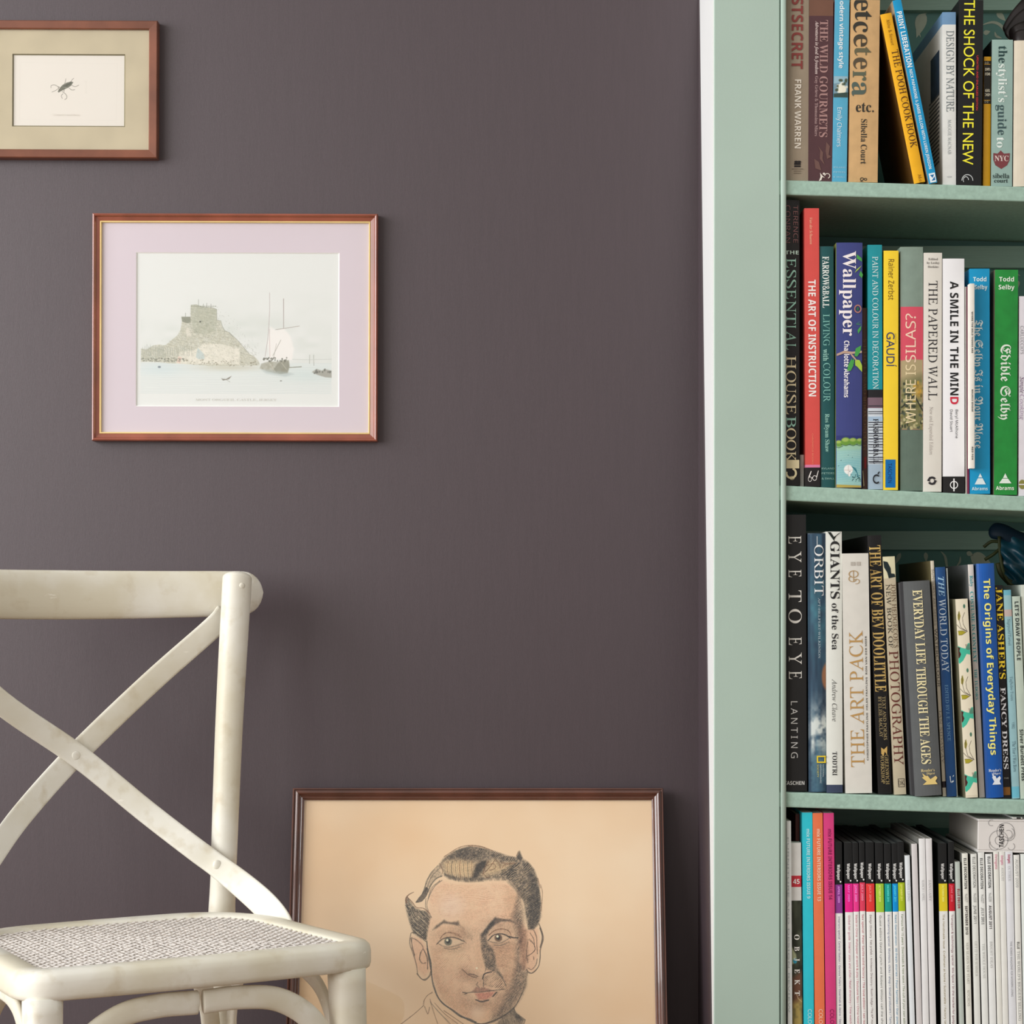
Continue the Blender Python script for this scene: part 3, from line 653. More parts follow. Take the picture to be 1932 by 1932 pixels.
make_book(1, ((1778.5, 1819.5, 488), (1779.5, 1819.5, 932)), (238, 238, 240), 'white book with heavy black sans capitals ending in a red letter', group=G2, depth=.18, off=.010, kind='hard', bulge=.0008, var=.01,
          bands=[(899, 960, (44, 42, 44))], texts=[('A SMILE IN THE MIN', 'bsans', (26, 26, 28), 531, 746, .52, 15.5, 'd'), ('D', 'bsans', (206, 40, 66), 749, 763, .52, 15.5, 'd'),
          ('Beryl McAlhone', 'sans', (60, 60, 64), 773, 827, .63, 4.8, 'd'), ('David Stuart', 'sans', (60, 60, 64), 773, 815, .38, 4.8, 'd')],
          deco=lambda c: flat(c, [((240, 240, 240), ring(.5, 915, .19, 7.5, 0, 1, .22)), ((240, 240, 240), rect(.47, .53, 903, 927))]))
make_book(1, ((1820.6, 1823.2, 541), (1821.6, 1824.2, 933)), (228, 224, 214), 'very thin white booklet standing beside the thick white book', group=G2, kind='mag', depth=.16, off=.012)
make_book(1, ((1823.4, 1828.2, 541), (1824.4, 1829.2, 933)), (128, 42, 72), 'very thin maroon booklet beside the bright blue book', group=G2, kind='mag', depth=.16, off=.012)
make_book(1, ((1829.4, 1838.6, 535), (1830, 1839, 884)), (236, 232, 222), 'thin cream picture book wedged high in front of the bright blue book', group=G2, kind='mag', depth=.012, off=-.004, base=PZ(884, Y0-.004),
          texts=[('WHERE THE WILD THINGS ARE', 'bsans', (50, 48, 48), 588, 666, .5, 3, 'd'), ('MAURICE SENDAK', 'bsans', (50, 48, 48), 735, 777, .5, 3, 'd'), ('RED FOX', 'bsans', (50, 48, 48), 843, 868, .5, 3, 'd')])
def d_tri(c): flat(c, [((222, 236, 238), [(.5, 893), (.6, 901), (.4, 901)]), ((222, 236, 238), [(.38, 902.5), (.62, 902.5), (.78, 914), (.22, 914)])])
make_book(1, ((1830, 1866.5, 507), (1829.8, 1868.5, 936)), (14, 150, 200), 'bright blue book with white blackletter title and a white pyramid', group=G2, depth=.18, off=.010, kind='hard', bulge=.0006,
          texts=[('Todd', 'bsans', (225, 242, 244), 527, 25, .5, 8, 'h'), ('Selby', 'bsans', (225, 242, 244), 542, 24, .56, 8, 'h'), ('The Selby Is in Your Place', 'frak', (222, 240, 242), 604, 846, .44, 16, 'd'), ('Abrams', 'bsans', (205, 232, 238), 922, 30, .48, 6, 'h')], deco=d_tri)
make_book(1, ((1877, 1921, 509), (1875.5, 1918.5, 936)), (34, 140, 58), 'bright green book with white blackletter title and a white pyramid', group=G2, depth=.18, off=.009, kind='hard', bulge=.0006, side=(120, 110, 90), var=.12,
          texts=[('Todd', 'bsans', (230, 240, 226), 527, 28, .5, 8.5, 'h'), ('Selby', 'bsans', (230, 240, 226), 542, 30, .5, 8.5, 'h'), ('Edible Selby', 'frak', (230, 240, 226), 650, 792, .48, 19, 'd'), ('Abrams', 'bsans', (230, 240, 226), 921, 34, .47, 7, 'h')],
          deco=lambda c: flat(c, [((226, 238, 228), [(.48, 893), (.58, 902), (.38, 902)]), ((226, 238, 228), [(.36, 903), (.6, 903), (.75, 912), (.21, 912)])]))
make_book(1, ((1922.5, 1950, 559), (1922, 1948, 938)), (222, 218, 224), 'pale lilac-white book at the right edge of the second shelf', group=G2, depth=.18, off=.010, bands=(),
          texts=[("CARLUCCIO'S", 'serif', (140, 140, 144), 615, 668, .2, 6, 'd'), ('Simple', 'ital', (96, 60, 100), 711, 742, .22, 8, 'd'), ('Cooking', 'ital', (170, 150, 176), 744, 792, .22, 8, 'd')],
          deco=lambda c: flat(c, [((138, 134, 70), disc(.25, 914, .25, 9)), ((222, 218, 224), rect(0, .5, 913, 915)), ((222, 218, 224), rect(.23, .27, 905, 923))]))

# --- row 3
make_book(2, ((1478, 1521.5, 971), (1482, 1521.5, 1495)), (54, 54, 55), 'tall charcoal book with widely spaced white capitals at the left end of the third shelf', group=G3, kind='hard', bulge=.0022, depth=.25, off=.0138, var=.04,
          texts=[(ch_, 'serif', (242, 240, 234), a_, b_, .48, 24, 'd') for ch_, a_, b_ in (('E', 1011, 1026), ('Y', 1040, 1061), ('E', 1075, 1089), ('T', 1114, 1136), ('O', 1149, 1176), ('E', 1202, 1217), ('Y', 1231, 1253), ('E', 1266, 1281))] +
                [('L A N T I N G', 'sans', (222, 222, 220), 1323, 1430, .42, 12.5, 'd'), ('TASCHEN', 'bsans', (228, 228, 226), 1477, 38, .42, 7, 'h')])
def d_orbit(c):
    cv = Canvas(0, 0, 34, 488, 1.2, (58, 82, 102)); n1 = vnoise(cv.h, cv.w, 60, 3, 6); n2 = vnoise(cv.h, cv.w, 14, 4, 9); n3 = vnoise(cv.h, cv.w, 5, 9, 5)
    cv.a += (n1[..., None]-.5)*np.array([26, 46, 50]); yy = np.arange(cv.h)/1.2
    k = np.exp(-((yy-150)/70)**2)[:, None]*n2; cv.blend((0, cv.w, 0, cv.h), k*.6, (80, 150, 160))
    k = np.exp(-((yy-375)/45)**2)[:, None]*np.clip(n2*1.3+n3*.5-.25, 0, 1); cv.blend((0, cv.w, 0, cv.h), k*1.2, (214, 222, 218))
    k = np.exp(-((yy-445)/40)**2)[:, None]*n3; cv.blend((0, cv.w, 0, cv.h), k*.6, (96, 140, 150))
    cv.ell(38, 270, 12, 26, (176, 120, 84), .9, .3); cv.poly([(0, 0), (4, 0), (4, 488), (0, 488)], (36, 56, 78), .7, 3)
    picture(c, cv, 1008, 1493.5, 0, 1)
    flat(c, [((238, 208, 50), rect(.44, .96, 1425.5, 1428)), ((238, 208, 50), rect(.44, .96, 1436.5, 1439)), ((238, 208, 50), rect(.44, .52, 1425.5, 1439)), ((238, 208, 50), rect(.88, .96, 1425.5, 1439)), ((235, 240, 240), [(.5, 1012), (.53, 1012), (.53, 1030), (.5, 1030)])], lift=.0009)
make_book(2, ((1524, 1556.5, 1006), (1526, 1559, 1496)), (52, 74, 92), 'steel blue space picture book with white serif title and a yellow rectangle', group=G3, kind='hard', bulge=.003, depth=.25, off=.012,
          texts=[('ORBIT', 'serif', (240, 242, 242), 1028, 1124, .62, 17, 'd'), ('APT-HELFERT-WILKINSON', 'serif', (198, 214, 220), 1128, 1242, .62, 4, 'd'), ('NATIONAL', 'sans', (210, 225, 228), 1442, 1466, .82, 2.8, 'd'), ('GEOGRAPHIC', 'sans', (210, 225, 228), 1442, 1478, .66, 2.8, 'd'), ('SOCIETY', 'sans', (230, 215, 90), 1442, 1466, .5, 2.8, 'd')], deco=d_orbit)
make_book(2, ((1557, 1589, 1003), (1560.5, 1589, 1496)), (226, 228, 220), 'pale mint-white book with black serif title and a navy foot band', group=G3, kind='hard', bulge=.001, depth=.24, off=.010, var=.02,
          bands=[(1480.5, 1500, (58, 68, 92))], texts=[('GIANTS', 'bserif', (36, 36, 38), 1021, 1130, .56, 17, 'd'), ('of the Sea', 'bserif', (50, 50, 52), 1138, 1226, .55, 12, 'd'), ('Andrew Cleave', 'ital', (92, 92, 90), 1281, 1361, .5, 9, 'd'), ('TODTRI', 'bserif', (48, 48, 50), 1418, 1463, .5, 8.5, 'd')],
          deco=lambda c: flat(c, [((34, 40, 36), [(.1, 1003.5), (.3, 1004), (.5, 1013), (.95, 1004), (.95, 1003.5), (.72, 1008), (.52, 1018), (.54, 1022), (.42, 1017)])]))
def d_pack(c):
    b_ = (178, 148, 104)
    flat(c, [(b_, ring(.42, 1083, .19, 7, .25, 1.25, .2)), (b_, ring(.38, 1092, .16, 6, 0, .7, .22)), (b_, ring(.52, 1097, .13, 5, .6, 1.3, .22)), (b_, rect(.4, .43, 1076, 1098)), ((184, 178, 168), rect(.32, .48, 1060, 1067)), ((184, 178, 168), rect(.54, .68, 1060, 1067))])
make_book(2, ((1590, 1637, 1044), (1594.5, 1646.5, 1497)), (220, 217, 208), 'thick off-white marbled book with tan capitals reading upwards', group=G3, kind='hard', bulge=.0005, depth=.22, off=.008, var=.04,
          texts=[('THE ART PACK', 'serif', (186, 146, 88), 1190, 1447, .47, 25, 'u'), ('CHRISTOPHER FRAYLING  HELEN FRAYLING  RON VAN DER MEER', 'bsans', (84, 82, 80), 1200, 1435, .85, 3, 'u')], deco=d_pack)
make_book(2, ((1637.5, 1661, 1010), (1655.5, 1683.5, 1497)), (34, 32, 34), 'black book with tall condensed gold capitals tilting to the left', group=G3, kind='hard', bulge=.001, depth=.25, off=.014, side=(18, 18, 20),
          texts=[('THE ART OF BEV DOOLITTLE', 'bserif', (206, 174, 104), 1029, 1305, .5, 21, 'd'), ('TEXT AND POEMS', 'serif', (186, 166, 120), 1314, 1396, .7, 6, 'd'), ('BY ELISE MACLAY', 'serif', (186, 166, 120), 1314, 1390, .4, 6, 'd'), ('GREENWICH', 'serif', (196, 172, 116), 1424, 1480, .72, 6.5, 'd'), ('WORKSHOP', 'serif', (196, 172, 116), 1424, 1478, .4, 6.5, 'd')],
          deco=lambda c: flat(c, [((206, 170, 100), [(.35, 1410), (.55, 1414), (.8, 1408), (.76, 1424), (.6, 1418), (.5, 1426), (.34, 1422)])]))
make_book(2, ((1665.5, 1688, 1050), (1687.5, 1709.5, 1498)), (196, 184, 158), 'beige book with brown serif capitals and a black bird print near the top', group=G3, kind='hard', bulge=.0004, depth=.22, off=.012, bands=[(1040, 1091, (220, 214, 178))],
          texts=[("JOHN HEDGECOE'S", 'serif', (112, 88, 66), 1102, 1222, .74, 8, 'd'), ('NEW BOOK OF', 'serif', (64, 60, 52), 1102, 1222, .3, 8, 'd'), ('PHOTOGRAPHY', 'serif', (104, 52, 44), 1228, 1443, .5, 17, 'd'), ('DK', 'serif', (70, 64, 56), 1477, 12, .62, 9, 'h')],
          deco=lambda c: flat(c, [((26, 40, 42), [(.0, 1058), (.35, 1060), (.6, 1072), (.62, 1082), (.9, 1083), (.97, 1089), (.4, 1091), (.3, 1080), (.05, 1070)]), ((70, 64, 56), rect(.35, .9, 1469, 1470)), ((70, 64, 56), rect(.35, .9, 1484, 1485)), ((70, 64, 56), rect(.86, .9, 1469, 1485)), ((70, 64, 56), rect(.35, .39, 1469, 1485))], lift=.0003))
def d_every(c):
    g = (226, 200, 128); flat(c, [(g, [(.28, 1466), (.5, 1463), (.6, 1470), (.8, 1464), (.86, 1468), (.78, 1474), (.86, 1480), (.3, 1480), (.45, 1474)]), (g, [(.3, 1458), (.55, 1468), (.5, 1474), (.36, 1466)])])
    w = c['w']; o = MB().box(-w/2-.003, -w/2+.001, .006, c['D'], .001, c['H']-.001).build('joint_board', mat((72, 72, 74), .85, .2, .06, 60, key='cloth'), c['t'])
make_book(2, ((1703, 1754, 1096), (1726.5, 1776, 1501)), (94, 97, 98), 'thick dark grey cloth book with tall cream gold capitals, standing forward', group=G3, kind='hard', bulge=.0025, depth=.20, off=-.003, rough=.85, side=(58, 58, 60), var=.05,
          texts=[('EVERYDAY LIFE', 'bserif', (238, 226, 178), 1113, 1253, .5, 17.5, 'd'), ('THROUGH', 'bserif', (238, 226, 178), 1259, 1346, .47, 17.5, 'd'), ('THE AGES', 'bserif', (238, 226, 178), 1352, 1441, .48, 17.5, 'd'),
                 ("Reader's", 'bserif', (224, 206, 150), 1453, 26, .52, 5, 'h'), ('Digest', 'bserif', (224, 206, 150), 1459, 16, .62, 4, 'h')], deco=d_every)
make_book(2, ((1755.5, 1761.5, 1058), (1778.5, 1785.5, 1498)), (212, 204, 184), 'thin cream book with grey capitals behind the thick grey cloth book', group=G3, depth=.22, off=.012, side=(96, 88, 60),
          bands=[(1474, 1486, (60, 44, 50))], texts=[('SUNBURST ART SERIES', 'sans', (150, 144, 134), 1074, 1180, .5, 4.2, 'd'), ('WATERCOLOUR', 'sans', (96, 92, 88), 1186, 1296, .5, 5, 'd'), ('IAN SIDAWAY', 'serif', (150, 144, 134), 1340, 1440, .5, 4.5, 'd')])
def d_world(c): flat(c, [((210, 222, 230), [(.35, 1464), (.45, 1464), (.47, 1476), (.4, 1476)]), ((210, 222, 230), [(.5, 1474), (.75, 1472), (.75, 1475), (.5, 1477)]), ((210, 222, 230), [(.68, 1464), (.8, 1462), (.8, 1464), (.68, 1466)])])
make_book(2, ((1763.5, 1784, 1070), (1787.5, 1803.5, 1498)), (26, 74, 128), 'navy blue book with pale serif capitals tilting left', group=G3, kind='hard', bulge=.0012, depth=.2, off=.010,
          texts=[('THE', 'bital', (160, 200, 230), 1088, 1125, .5, 11, 'd'), ('WORLD TODAY', 'serif', (206, 222, 234), 1130, 1268, .5, 12.5, 'd'), ('EDITED BY J. E. SPENCE', 'serif', (116, 160, 196), 1292, 1398, .5, 6, 'd')], deco=d_world)
make_book(2, ((1785.5, 1787.5, 1072), (1804.6, 1806.8, 1498)), (206, 214, 206), 'very thin pale book behind the navy one', group=G3, kind='mag', depth=.2, off=.012)
make_book(2, ((1825.5, 1836.5, 1065), (1847.5, 1857.5, 1498)), (216, 210, 204), 'pale pinkish book with tiny teal lettering beside the royal blue book', group=G3, depth=.2, off=.012, side=(96, 98, 98),
          texts=[('Ruby', 'bserif', (60, 150, 160), 1086, 1107, .5, 6, 'd'), ('COSTUME IN CONTEXT', 'bserif', (50, 160, 164), 1116, 1250, .45, 6, 'd'), ('THE TUDORS', 'bserif', (50, 160, 164), 1262, 1320, .45, 5, 'd')])
def d_patt(c):
    cv = Canvas(0, 0, 26, 371, 1.6, (232, 224, 200))
    for oy in (0, 121, 242):
        T = (72, 188, 158); D_ = (70, 60, 50); O = (150, 140, 60)
        cv.poly([(0, oy+88), (8, oy+92), (16, oy+94), (22, oy+84), (26, oy+84), (26, oy+106), (18, oy+104), (10, oy+116), (2, oy+122), (0, oy+120)], T)
        for k in range(7): cv.stroke([(16+k*1.4, oy+86), (19+k*1.1, oy+96)], .6, (110, 90, 80))
        cv.poly([(0, oy+90), (5, oy+92), (3, oy+98), (6, oy+104), (3, oy+110), (0, oy+112)], (74, 40, 36))
        cv.poly([(3, oy+30), (7, oy+22), (9, oy+32), (6, oy+42), (3, oy+38)], O); cv.stroke([(5, oy+24), (6, oy+42), (9, oy+54), (22, oy+62)], .9, D_)
        cv.poly([(2, oy+60), (12, oy+60), (20, oy+63), (10, oy+68), (3, oy+68)], (170, 160, 50)); cv.stroke([(2, oy+60), (12, oy+60), (20, oy+63), (10, oy+68), (3, oy+68)], .6, D_)
        cv.stroke([(22, oy+62), (14, oy+48), (13, oy+36), (18, oy+26)], .9, D_); cv.stroke([(22, oy+62), (8, oy+56), (0, oy+48)], .9, D_); cv.ell(18, oy+14, 2.4, 4, (60, 110, 90), .9)
    picture(c, cv, 1130, 1501, 0, 1)
make_book(2, ((1803.5, 1824, 1130), (1820.5, 1846, 1501)), (228, 220, 196), 'small cream book printed with teal shapes and olive leaves', group=G3, kind='hard', bulge=.0006, depth=.12, off=0, side=(124, 120, 96), deco=d_patt)
def d_orig(c):
    g = (226, 232, 238); flat(c, [(g, [(.36, 1466), (.55, 1463), (.62, 1469), (.8, 1464), (.86, 1468), (.78, 1474), (.86, 1480), (.36, 1480), (.48, 1474)]), (g, [(.36, 1457), (.56, 1467), (.5, 1473), (.4, 1466)])])
make_book(2, ((1841, 1876, 1063), (1861, 1892, 1498)), (20, 86, 168), 'royal blue glossy book with yellow bold lowercase title', group=G3, kind='hard', bulge=.0028, depth=.22, off=.008, rough=.3, side=(60, 90, 130),
          texts=[('The Origins of Everyday Things', 'bsans', (244, 236, 130), 1092, 1424, .52, 12.5, 'd'), ("Reader's", 'bserif', (222, 230, 238), 1453, 24, .55, 5, 'h'), ('Digest', 'bserif', (222, 230, 238), 1459, 15, .65, 4, 'h')], deco=d_orig)
make_book(2, ((1877.3, 1891.3, 1104), (1893.3, 1906, 1497)), (30, 26, 30), 'black book with yellow and white serif capitals beside the royal blue book', group=G3, depth=.2, off=.012, bands=[(1485, 1500, (130, 84, 30))],
          texts=[("JANE ASHER'S", 'bserif', (240, 206, 50), 1108, 1281, .5, 11.5, 'd'), ('FANCY DRESS', 'bserif', (222, 222, 224), 1297, 1451, .5, 9, 'd'), ('PAN', 'sans', (160, 160, 150), 1468, 8, .5, 3, 'h')])
make_book(2, ((1893.8, 1907, 1113), (1909.8, 1923.5, 1499)), (150, 190, 196), 'slim pale blue book with small grey lettering near the right of the third shelf', group=G3, depth=.2, off=.010, bands=[(1100, 1123, (110, 178, 196)), (1150, 1163, (196, 178, 170)), (1484, 1505, (110, 186, 206))],
          texts=[('Sigrpuri/Tarvel', 'serif', (100, 128, 140), 1168, 1218, .5, 5, 'd'), ('Tagholm-Tvann', 'serif', (100, 128, 140), 1276, 1322, .5, 5, 'd'), ('1982', 'serif', (100, 128, 140), 1362, 1375, .5, 5, 'd'), ('The Year I Was Born', 'serif', (84, 110, 124), 1398, 1456, .5, 6, 'd')])
make_book(2, ((1909.5, 1924.5, 1125), (1925, 1940, 1500)), (190, 204, 190), 'pale grey-green book with dark sans capitals at the right of the third shelf', group=G3, depth=.19, off=.010,
          texts=[("LET'S DRAW PEOPLE", 'bsans', (44, 54, 54), 1135, 1246, .5, 7, 'd'), ('Silver Burdett Press', 'bsans', (40, 50, 48), 1376, 1473, .45, 6.5, 'd')])
make_book(2, ((1926, 1948, 1103), (1942, 1964, 1501)), (206, 212, 200), 'pale book cut off at the right edge of the third shelf', group=G3, depth=.2, off=.012)

# --- row 4: magazines
make_book(3, ((1484.2, 1492, 1549), (1486, 1495, 1932)), (222, 226, 224), 'thin white magazine at the left end of the bottom shelf', off=.003, depth=.22, kind='mag', group=G4, name='magazine', cat='magazine',
          texts=[('FURNITURE AND DESIGN REVIEW', 'sans', (170, 180, 182), 1580, 1910, .3, 3, 'd')])
make_book(3, ((1501, 1508.5, 1536), (1503, 1510.5, 1932)), (86, 28, 22), 'dark red book recessed behind the number 45 spine', off=.03, depth=.22, group=G4)
def d_obj(c):
    cv = Canvas(0, 0, 20, 340, 1.2, (62, 66, 54)); n = vnoise(cv.h, cv.w, 16, 5, 9)[..., None]; cv.a *= .7+.6*n
    cv.poly([(0, 90), (8, 104), (10, 118), (0, 124)], (206, 214, 170), .8, 3); cv.ell(6, 117, 4, 5, (60, 160, 190)); cv.poly([(0, 150), (20, 136), (20, 200), (0, 210)], (112, 78, 62), 1, 10)
    cv.poly([(0, 200), (20, 190), (20, 340), (0, 340)], (176, 156, 92), 1, 14, .3); cv.stroke([(8, 180), (12, 190), (19, 196)], 1, (214, 190, 150))
    picture(c, cv, 1699, 2030, 0, 1)
make_book(3, ((1492.5, 1511, 1590), (1495, 1514, 1932)), (226, 226, 222), 'white magazine spine with a red number 45 panel and dark photograph', off=.010, depth=.02, group=G4, kind='mag', name='magazine', cat='magazine', bands=[(1652, 1673.5, (200, 52, 66))],
          texts=[('45', 'bsans', (245, 240, 238), 1663, 12.5, .5, 9, 'h')], deco=d_obj)
def late_text(ctx, texts):
    V = []; Fc = []; mi = []; mats = []
    for s, st, c, y0_, y1_, u, cap in texts:
        g, gf = glyphs(s, st); cap_m = cap*ctx['mpp']; sy = cap_m/caph(st); Z = ctx['Z']; w = ctx['w']
        yy = g[:, 1]*sy-cap_m/2; xx = g[:, 0]*(Z(y0_)-Z(y1_))/g[:, 0].max(); i0 = len(V); X = (u-.5)*w+yy
        V += list(zip(X.tolist(), (ctx['surf'](X)-.0008).tolist(), (Z(y0_)-xx).tolist()))
        mm = mat(c, .5, .3, 0, 10, key='spine_ink')
        if mm not in mats: mats.append(mm)
        Fc += [tuple(i0+j for j in f) for f in gf]; mi += [mats.index(mm)]*len(gf)
    o = mesh_obj('lettering', V, Fc, mats, ctx['t'], False, mi); o['kind'] = 'stuff'
obj_ctx = [o for o in COL.objects if o.get('label', '').startswith('white magazine spine with a red number')][0]
class _C: pass
def ctx_of(root, pos, off, row=3):
    pass
w45 = ((1511-1492.5)+(1514-1495))/2*(Y0+.01)/F
mpp_ = (Y0+.010)/F; th_ = obj_ctx.rotation_euler[1]; yb_ = HZ+(ZC-obj_ctx.location[2])/mpp_
late_text(dict(t=obj_ctx, w=w45, mpp=mpp_, Z=lambda py: (yb_-py)*mpp_/math.cos(th_), surf=lambda x: np.zeros_like(x)-.0004),
          [(ch_, 'bserif', (244, 242, 236), a_, b_, .5, 9.5) for ch_, a_, b_ in (('O', 1763, 1773), ('B', 1785.5, 1794), ('J', 1807, 1813), ('E', 1828, 1836), ('K', 1848, 1858), ('T', 1869, 1878))])
for (xa, xb, xa2, xb2, yt_, c_, tc, s_, y1_, nm) in ((1513.5, 1532.3, 1516, 1536, 1533, (50, 204, 222), (200, 240, 244), 'mix FUTURE INTERIORS ISSUE 9', 1695, 'cyan'),
        (1533.5, 1551.5, 1537, 1556.5, 1534, (236, 122, 80), (250, 214, 190), 'mix FUTURE INTERIORS ISSUE 13', 1700, 'orange'), (1553.5, 1573, 1558, 1577.5, 1534, (218, 66, 130), (140, 30, 84), 'mix FUTURE INTERIORS ISSUE 14', 1697, 'magenta')):
    make_book(3, ((xa, xb, yt_), (xa2, xb2, 1932)), c_, '%s annual with thin downward lettering on the bottom shelf' % nm, off=.010, depth=.24, group=G4, name='magazine', cat='magazine', kind='mag', var=.03, pages=(235, 225, 220),
              texts=[(s_, 'bsans', tc, 1564, y1_, .58, 6.5, 'd'), ('COLOUR', 'gill', tc, 1904, 1945, .6, 7.5, 'd')])
WP = [(1575.3, 1588, 1577.8, 1592, 1589, 1669, 1723, (144, 62, 150), 'APRIL 2009', 'purple', 'Interiors special  Central Station / Genova Toilers / Essentials & desire / Design', (90, 80, 130)),
      (1593, 1607, 1597, 1612.6, 1590, 1667, 1721, (236, 34, 142), 'MAY 2009', 'magenta', 'Global fair guide  Interior stars and sofas / Retail directory / Time watchers', (190, 80, 120)),
      (1608.5, 1618.4, 1613.2, 1624.4, 1590, 1667, 1720, (240, 60, 146), 'JUNE 2009', 'rose pink', 'Made in China  Wallpaper at work & play / Exclusive fairs / China hoteling', (200, 100, 120)),
      (1620.5, 1630.8, 1625.2, 1635.6, 1589, 1665, 1719, (226, 64, 96), 'JULY 2009', 'crimson', 'Sex special  Peter Saville solid factory / The love edition / sex issue', (190, 70, 90)),
      (1633, 1648, 1637, 1653.5, 1589, 1667, 1720, (232, 60, 58), 'JULY 2010', 'scarlet', 'Design Directory  Fab prefab / Architects Directory / Room lodge / The W* House', (110, 80, 84)),
      (1651, 1665.3, 1656.4, 1672, 1590, 1667, 1721, (166, 208, 62), 'OCTOBER 2010', 'lime green', 'Guest editors David Lynch and Robert Wilson call the shots', (104, 108, 100)),
      (1667.5, 1680.3, 1673.3, 1686.4, 1592, 1667, 1720, (10, 156, 146), 'DECEMBER 2010', 'teal', 'Entertaining special  Monitors, clicks / shop / Small producers / Tamara', (90, 110, 150)),
      (1682.3, 1692.2, 1687.6, 1698.5, 1591, 1667, 1720, (0, 148, 222), 'JANUARY 2011', 'bright blue', 'Next Generation  30 fresh stories / Four families / Star power', (70, 150, 190)),
      (1693, 1704.6, 1699.5, 1712.5, 1588, 1665, 1719, (176, 198, 34), 'SEPTEMBER 2011', 'yellow-green', 'Famous for 15 years  Downloads & new wave / The cult of your own edition', (110, 130, 80)),
      (1769.5, 1785.6, 1775.5, 1791.5, 1591, 1667, 1719, (232, 210, 44), 'OCTOBER 2009', 'lemon yellow', 'The Handmade issue  Craftsmen at home / Sustainable / Factory table', (150, 130, 70)),
      (1789, 1799.4, 1793.2, 1804.8, 1588, 1667, 1719, (206, 30, 48), 'JUNE 2010', 'deep red', 'Transport & technology special  Mix Spice / In the market for gadgets', (130, 60, 80))]
for (xa, xb, xa2, xb2, yt_, b0, b1, c_, mon, nm, tx, tcol) in WP:
    def d_dot(c, b0=b0):
        u = .74; flat(c, [((240, 240, 238), disc(u, b0-5.5, 1.5/(c['w']/c['mpp']), 1.6))])
    make_book(3, ((xa, xb, yt_), (xa2, xb2, 1932)), (242, 243, 240), 'magazine with a black head, %s band and white lower spine' % nm, off=.012, depth=.215, group='black-headed magazines on the bottom shelf', name='magazine', cat='magazine', kind='mag', var=.02, pages=(90, 94, 92),
              bands=[(b0, yt_-60, (38, 40, 42)), (b0, b1, c_)], side=(40, 44, 44),
              texts=[('Wallpaper', 'bsans', (240, 240, 238), b0-38, b0-8, .5, 5.5, 'd'), (mon, 'bsans', tuple(min(255, v+90) for v in c_), b0+3, b0+34, .5, 4, 'd'), (tx, 'sans', tcol, b1+6, 1940, .5, 3.6, 'd')], deco=d_dot)
